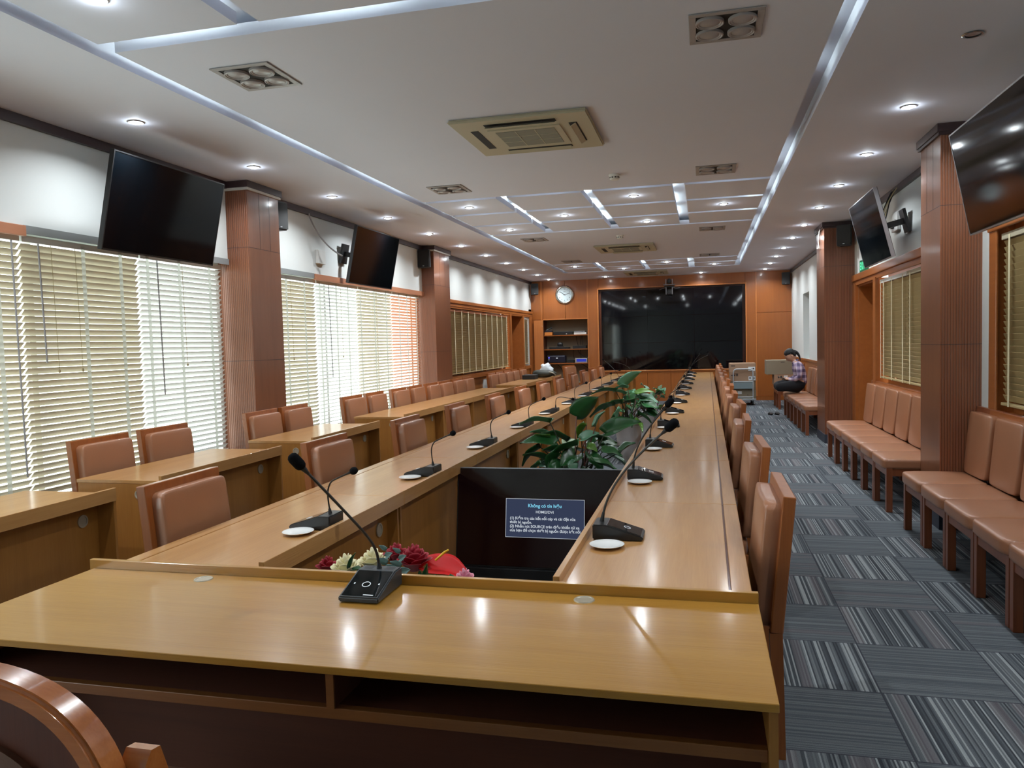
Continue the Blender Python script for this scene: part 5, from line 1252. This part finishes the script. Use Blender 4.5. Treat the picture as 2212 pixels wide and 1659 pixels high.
rose((-0.030, 0.05, 0.735), 0.060, M['red_petal']); rose((0.065, 0.0, 0.733), 0.075, M['red_petal'], 24); rose((0.285, -0.06, 0.690), 0.048, M['pink_petal']); rose((-0.320, -0.08, 0.655), 0.035, M['cream_petal'])
leaf((0.10, 0.03, 0.695), (0.30, 0.0, 0.655), 0.14, M['bright_red'], e, 0.25, 0.25, name='anthurium_bloom')
MB().tube([(0.150, 0.0, 0.735), (0.185, 0.01, 0.765), (0.200, 0.01, 0.775)], [0.004, 0.005, 0.003], 8).build('spadix', M['yellow'], e, True)
rd = random.Random(5)
for (x, z, tx, tz, w_, mm) in ((-0.19, 0.70, -0.16, 0.76, 0.03, 'leaf'), (-0.18, 0.69, -0.13, 0.70, 0.03, 'leaf'), (-0.26, 0.62, -0.20, 0.68, 0.05, 'leaf'), (0.115, 0.62, 0.125, 0.73, 0.045, 'leaf'), (0.02, 0.62, 0.07, 0.67, 0.06, 'leaf'), (0.20, 0.68, 0.235, 0.62, 0.045, 'leaf'),
                               (-0.32, 0.64, -0.29, 0.67, 0.04, 'leaf'), (-0.10, 0.63, -0.03, 0.68, 0.05, 'leaf')):
    leaf((x + 0.03, -0.09, z + 0.02), (tx + 0.03, -0.10, tz + 0.02), w_, M[mm], e, 0.15, rd.uniform(-0.4, 0.4))
for (cx0, cz) in ((-0.020, 0.750), (0.035, 0.742)):
    MB().tube([(cx0, -0.06, cz - 0.07), (cx0, -0.07, cz + 0.05)], 0.0015, 5).build('twig', M['eucalyptus'], e)
    for k in range(4):
        s_ = -1 if k % 2 else 1; z = cz - 0.040 + 0.026 * k; L = 0.044 - 0.007 * k
        leaf((cx0, -0.07, z), (cx0 + s_ * L, -0.08, z + 0.018), L * 0.8, M['eucalyptus'], e, 0.1, 1.3)
for k in range(26):
    a = rd.uniform(-0.34, 0.30); b_y = rd.uniform(-0.08, 0.08); z = rd.uniform(0.55, 0.60)
    leaf((a, b_y, z), (a + rd.uniform(-0.05, 0.05), b_y + rd.uniform(-0.05, 0.04), z + rd.uniform(0.04, 0.09)), 0.045, M['leaf'], e, 0.2, rd.uniform(-1, 1))

# ================================================================ PERSON
def skin(name, joints, edges, radii, m_, parent, root=0, sub=2):
    me = bpy.data.meshes.new(name); me.from_pydata([Vector(j) for j in joints], edges, []); me.materials.append(m_)
    o = bpy.data.objects.new(name, me); C.objects.link(o); o.parent = parent
    o.modifiers.new('skin', 'SKIN'); sv = me.skin_vertices[0].data
    for i, r in enumerate(radii):
        sv[i].radius = (r, r) if not hasattr(r, '__len__') else r
        sv[i].use_root = (i == root)
    o.modifiers['skin'].use_smooth_shade = True
    md = o.modifiers.new('sub', 'SUBSURF'); md.levels = sub; md.render_levels = sub
    return o
pe = empty('person', 'woman in a plaid shirt sitting cross-legged on the side chairs, head bowed over her lap', 'person', (1.755, 15.35, 0.515))
# local frame: faces -x
J = [(0.0, 0, 0.09), (0.01, 0, 0.22), (-0.015, 0, 0.36), (-0.07, 0, 0.50), (-0.105, 0, 0.565), (-0.135, 0, 0.62)]
jr = [0.115, 0.105, 0.115, 0.085, 0.042, 0.045]
ed = [(0, 1), (1, 2), (2, 3), (3, 4), (4, 5)]
def add(parent_i, pts, rs):
    i = parent_i
    for p, r in zip(pts, rs):
        J.append(p); jr.append(r); ed.append((i, len(J) - 1)); i = len(J) - 1
    return i
for s in (-1, 1):
    i = add(3, [(-0.045, s * 0.13, 0.475), (-0.04, s * 0.185, 0.42), (-0.03, s * 0.215, 0.27), (-0.14, s * 0.16, 0.215), (-0.235, s * 0.075, 0.225)], [0.06, 0.048, 0.040, 0.034, 0.024])
    palm = add(i, [(-0.27, s * 0.05, 0.225)], [0.026])
    for f in range(4):
        add(palm, [(-0.305, s * (0.065 - 0.018 * f), 0.225 - 0.002 * f), (-0.335, s * (0.058 - 0.016 * f), 0.208)], [0.0085, 0.007])
    add(i, [(-0.255, s * 0.025, 0.250), (-0.285, s * 0.015, 0.253)], [0.009, 0.0075])
    add(0, [(-0.06, s * 0.11, 0.085), (-0.25, s * 0.20, 0.10), (-0.43, s * 0.235, 0.085), (-0.36, s * 0.10, 0.055), (-0.28, -s * 0.06, 0.045), (-0.25, -s * 0.15, 0.045), (-0.29, -s * 0.19, 0.04)], [0.095, 0.070, 0.040, 0.040, 0.036, 0.035, 0.028])
skin('body', J, ed, jr, M['skin'], pe)
# head with face, on its own mesh inside the neck so it is continuous with it
hc = Vector((-0.175, 0, 0.665)); hq = Matrix.Rotation(R(-38), 3, 'Y')     # bowed forward
def hp(p): return hc + hq @ Vector(p)
g = MB()
def fshape(p, u, v, w):
    x, y, z = p
    if z < 0: y *= 1 - 0.30 * (-w) ** 1.5; x *= (1 - 0.12 * (-w)) 
    if u < 0 and abs(v) < 0.35 and -0.45 < w < 0.05: x -= 0.020 * (1 - abs(v) / 0.35) * (1 - abs(w + 0.22) / 0.3 if abs(w + 0.22) < 0.3 else 0)
    if u < 0 and abs(v) < 0.45 and -0.62 < w < -0.5: x -= 0.005
    if u < 0 and 0.2 < abs(v) < 0.6 and -0.1 < w < 0.15: x += 0.006
    return Vector((x, y, z))
g.pillow((0, 0, 0), (0.185, 0.145, 0.225), 2.5, 14, fshape)
for s in (-1, 1): g.ball((0.015, s * 0.072, -0.01), (0.018, 0.008, 0.030), 8)
for v in g.bm.verts: v.co = hp(v.co)
g.build('head', M['skin'], pe, 'all')
g = MB()
for s in (-1, 1): g.ball(hp((-0.083, s * 0.032, 0.0)), (0.008, 0.012, 0.004), 6)
g.build('closed_eye', M['hair'], pe, True)
MB().ball(hp((-0.088, 0, -0.062)), (0.006, 0.022, 0.006), 6).build('mouth', mat('lip', (160, 90, 84), 0.5), pe, True)
g = MB(); g.pillow((0.018, 0, 0.028), (0.20, 0.168, 0.215), 2.4, 12, lambda p, u, v, w: Vector((p.x + (0.03 * (0.2 - w) if u < 0 and w < 0.2 else 0) + (0.05 if (u < 0 and w < 0.05) else 0), p.y, p.z + (0.05 if w < -0.2 and u < 0.3 else 0))))
for v in g.bm.verts: v.co = hp(v.co)
g.build('hair', M['hair'], pe, 'all')
P = [hp((0.10, 0, 0.05)), Vector((-0.06, 0, 0.735)), Vector((-0.02, 0, 0.70)), Vector((0.0, 0, 0.63)), Vector((0.005, 0, 0.56))]
MB().tube(bez(P, 12), [0.012, 0.022, 0.026, 0.027, 0.027, 0.026, 0.024, 0.022, 0.019, 0.016, 0.012, 0.008, 0.003], 10).build('ponytail', M['hair'], pe, True)
g = MB(); g.lathe([(0.018, -0.008), (0.026, 0), (0.018, 0.008)], bez(P, 12)[2], 16, Matrix.Rotation(R(70), 3, 'Y')); g.build('hair_tie', M['white_plastic'], pe, True)
SJ = [(0.0, 0, 0.075), (0.012, 0, 0.23), (-0.012, 0, 0.365), (-0.066, 0, 0.49), (-0.095, 0, 0.545)]
SR = [0.142, 0.122, 0.130, 0.098, 0.060]; SE = [(0, 1), (1, 2), (2, 3), (3, 4)]
for s in (-1, 1):
    b0 = len(SJ); SJ += [(-0.045, s * 0.13, 0.475), (-0.04, s * 0.188, 0.42), (-0.03, s * 0.217, 0.27), (-0.14, s * 0.162, 0.216), (-0.215, s * 0.092, 0.224)]
    SR += [0.072, 0.062, 0.054, 0.046, 0.036]; SE += [(3, b0), (b0, b0 + 1), (b0 + 1, b0 + 2), (b0 + 2, b0 + 3), (b0 + 3, b0 + 4)]
skin('plaid_shirt', SJ, SE, SR, M['shirt'], pe)
g = MB(); g.lathe([(0.055, 0.0), (0.066, -0.012), (0.072, -0.03)], (-0.098, 0, 0.575), 20, Matrix.Rotation(R(-32), 3, 'Y')); o = g.build('collar', M['shirt'], pe, True); md = o.modifiers.new('t', 'SOLIDIFY'); md.thickness = 0.004
TJ = [(0.0, 0, 0.10), (0.012, 0, 0.19)]; TRr = [0.134, 0.126]; TE = [(0, 1)]
for s in (-1, 1):
    b0 = len(TJ); TJ += [(-0.06, s * 0.11, 0.088), (-0.25, s * 0.20, 0.102), (-0.44, s * 0.235, 0.088), (-0.36, s * 0.10, 0.066), (-0.29, -s * 0.05, 0.055)]
    TRr += [0.122, 0.108, 0.088, 0.074, 0.060]; TE += [(0, b0), (b0, b0 + 1), (b0 + 1, b0 + 2), (b0 + 2, b0 + 3), (b0 + 3, b0 + 4)]
skin('trousers', TJ, TE, TRr, M['trousers'], pe)
o = MB().box(-0.065, 0.065, -0.09, 0.09, 0, 0.009, bev=0.003).build('mobile_phone', M['black']); o.location = (1.42, 15.33, 0.765); o.rotation_euler = (0, R(18), 0); tag(o, 'dark phone held in the lap of the seated woman', 'phone')
for x, yy, lab in ((1.27, 16.02, 'left'), (1.395, 16.04, 'right')):
    e = empty('sandal', '%s black sandal on the carpet in front of the side chairs' % lab, 'sandal', (x, yy, 0), R(4), 'pair of black sandals')
    g = MB(); pr = [(0.045 * math.sin(2 * PI * k / 20) * (1.0 + 0.12 * math.cos(2 * PI * k / 20)), 0.125 * math.cos(2 * PI * k / 20)) for k in range(20)]; g.prism(pr, 0.0, 0.025); g.build('sole', M['sandal'], e)
    g = MB()
    ring_ = []
    for j in range(5):
        row = []
        for i in range(9):
            a = PI * i / 8; row.append(g.bm.verts.new((0.048 * math.cos(a), -0.02 - 0.018 * j, 0.022 + (0.045 - 0.003 * j) * math.sin(a))))
        ring_.append(row)
    for j in range(4):
        for i in range(8): g.bm.faces.new((ring_[j][i], ring_[j][i + 1], ring_[j + 1][i + 1], ring_[j + 1][i]))
    o = g.build('strap', M['sandal'], e, 'all'); md = o.modifiers.new('t', 'SOLIDIFY'); md.thickness = 0.004
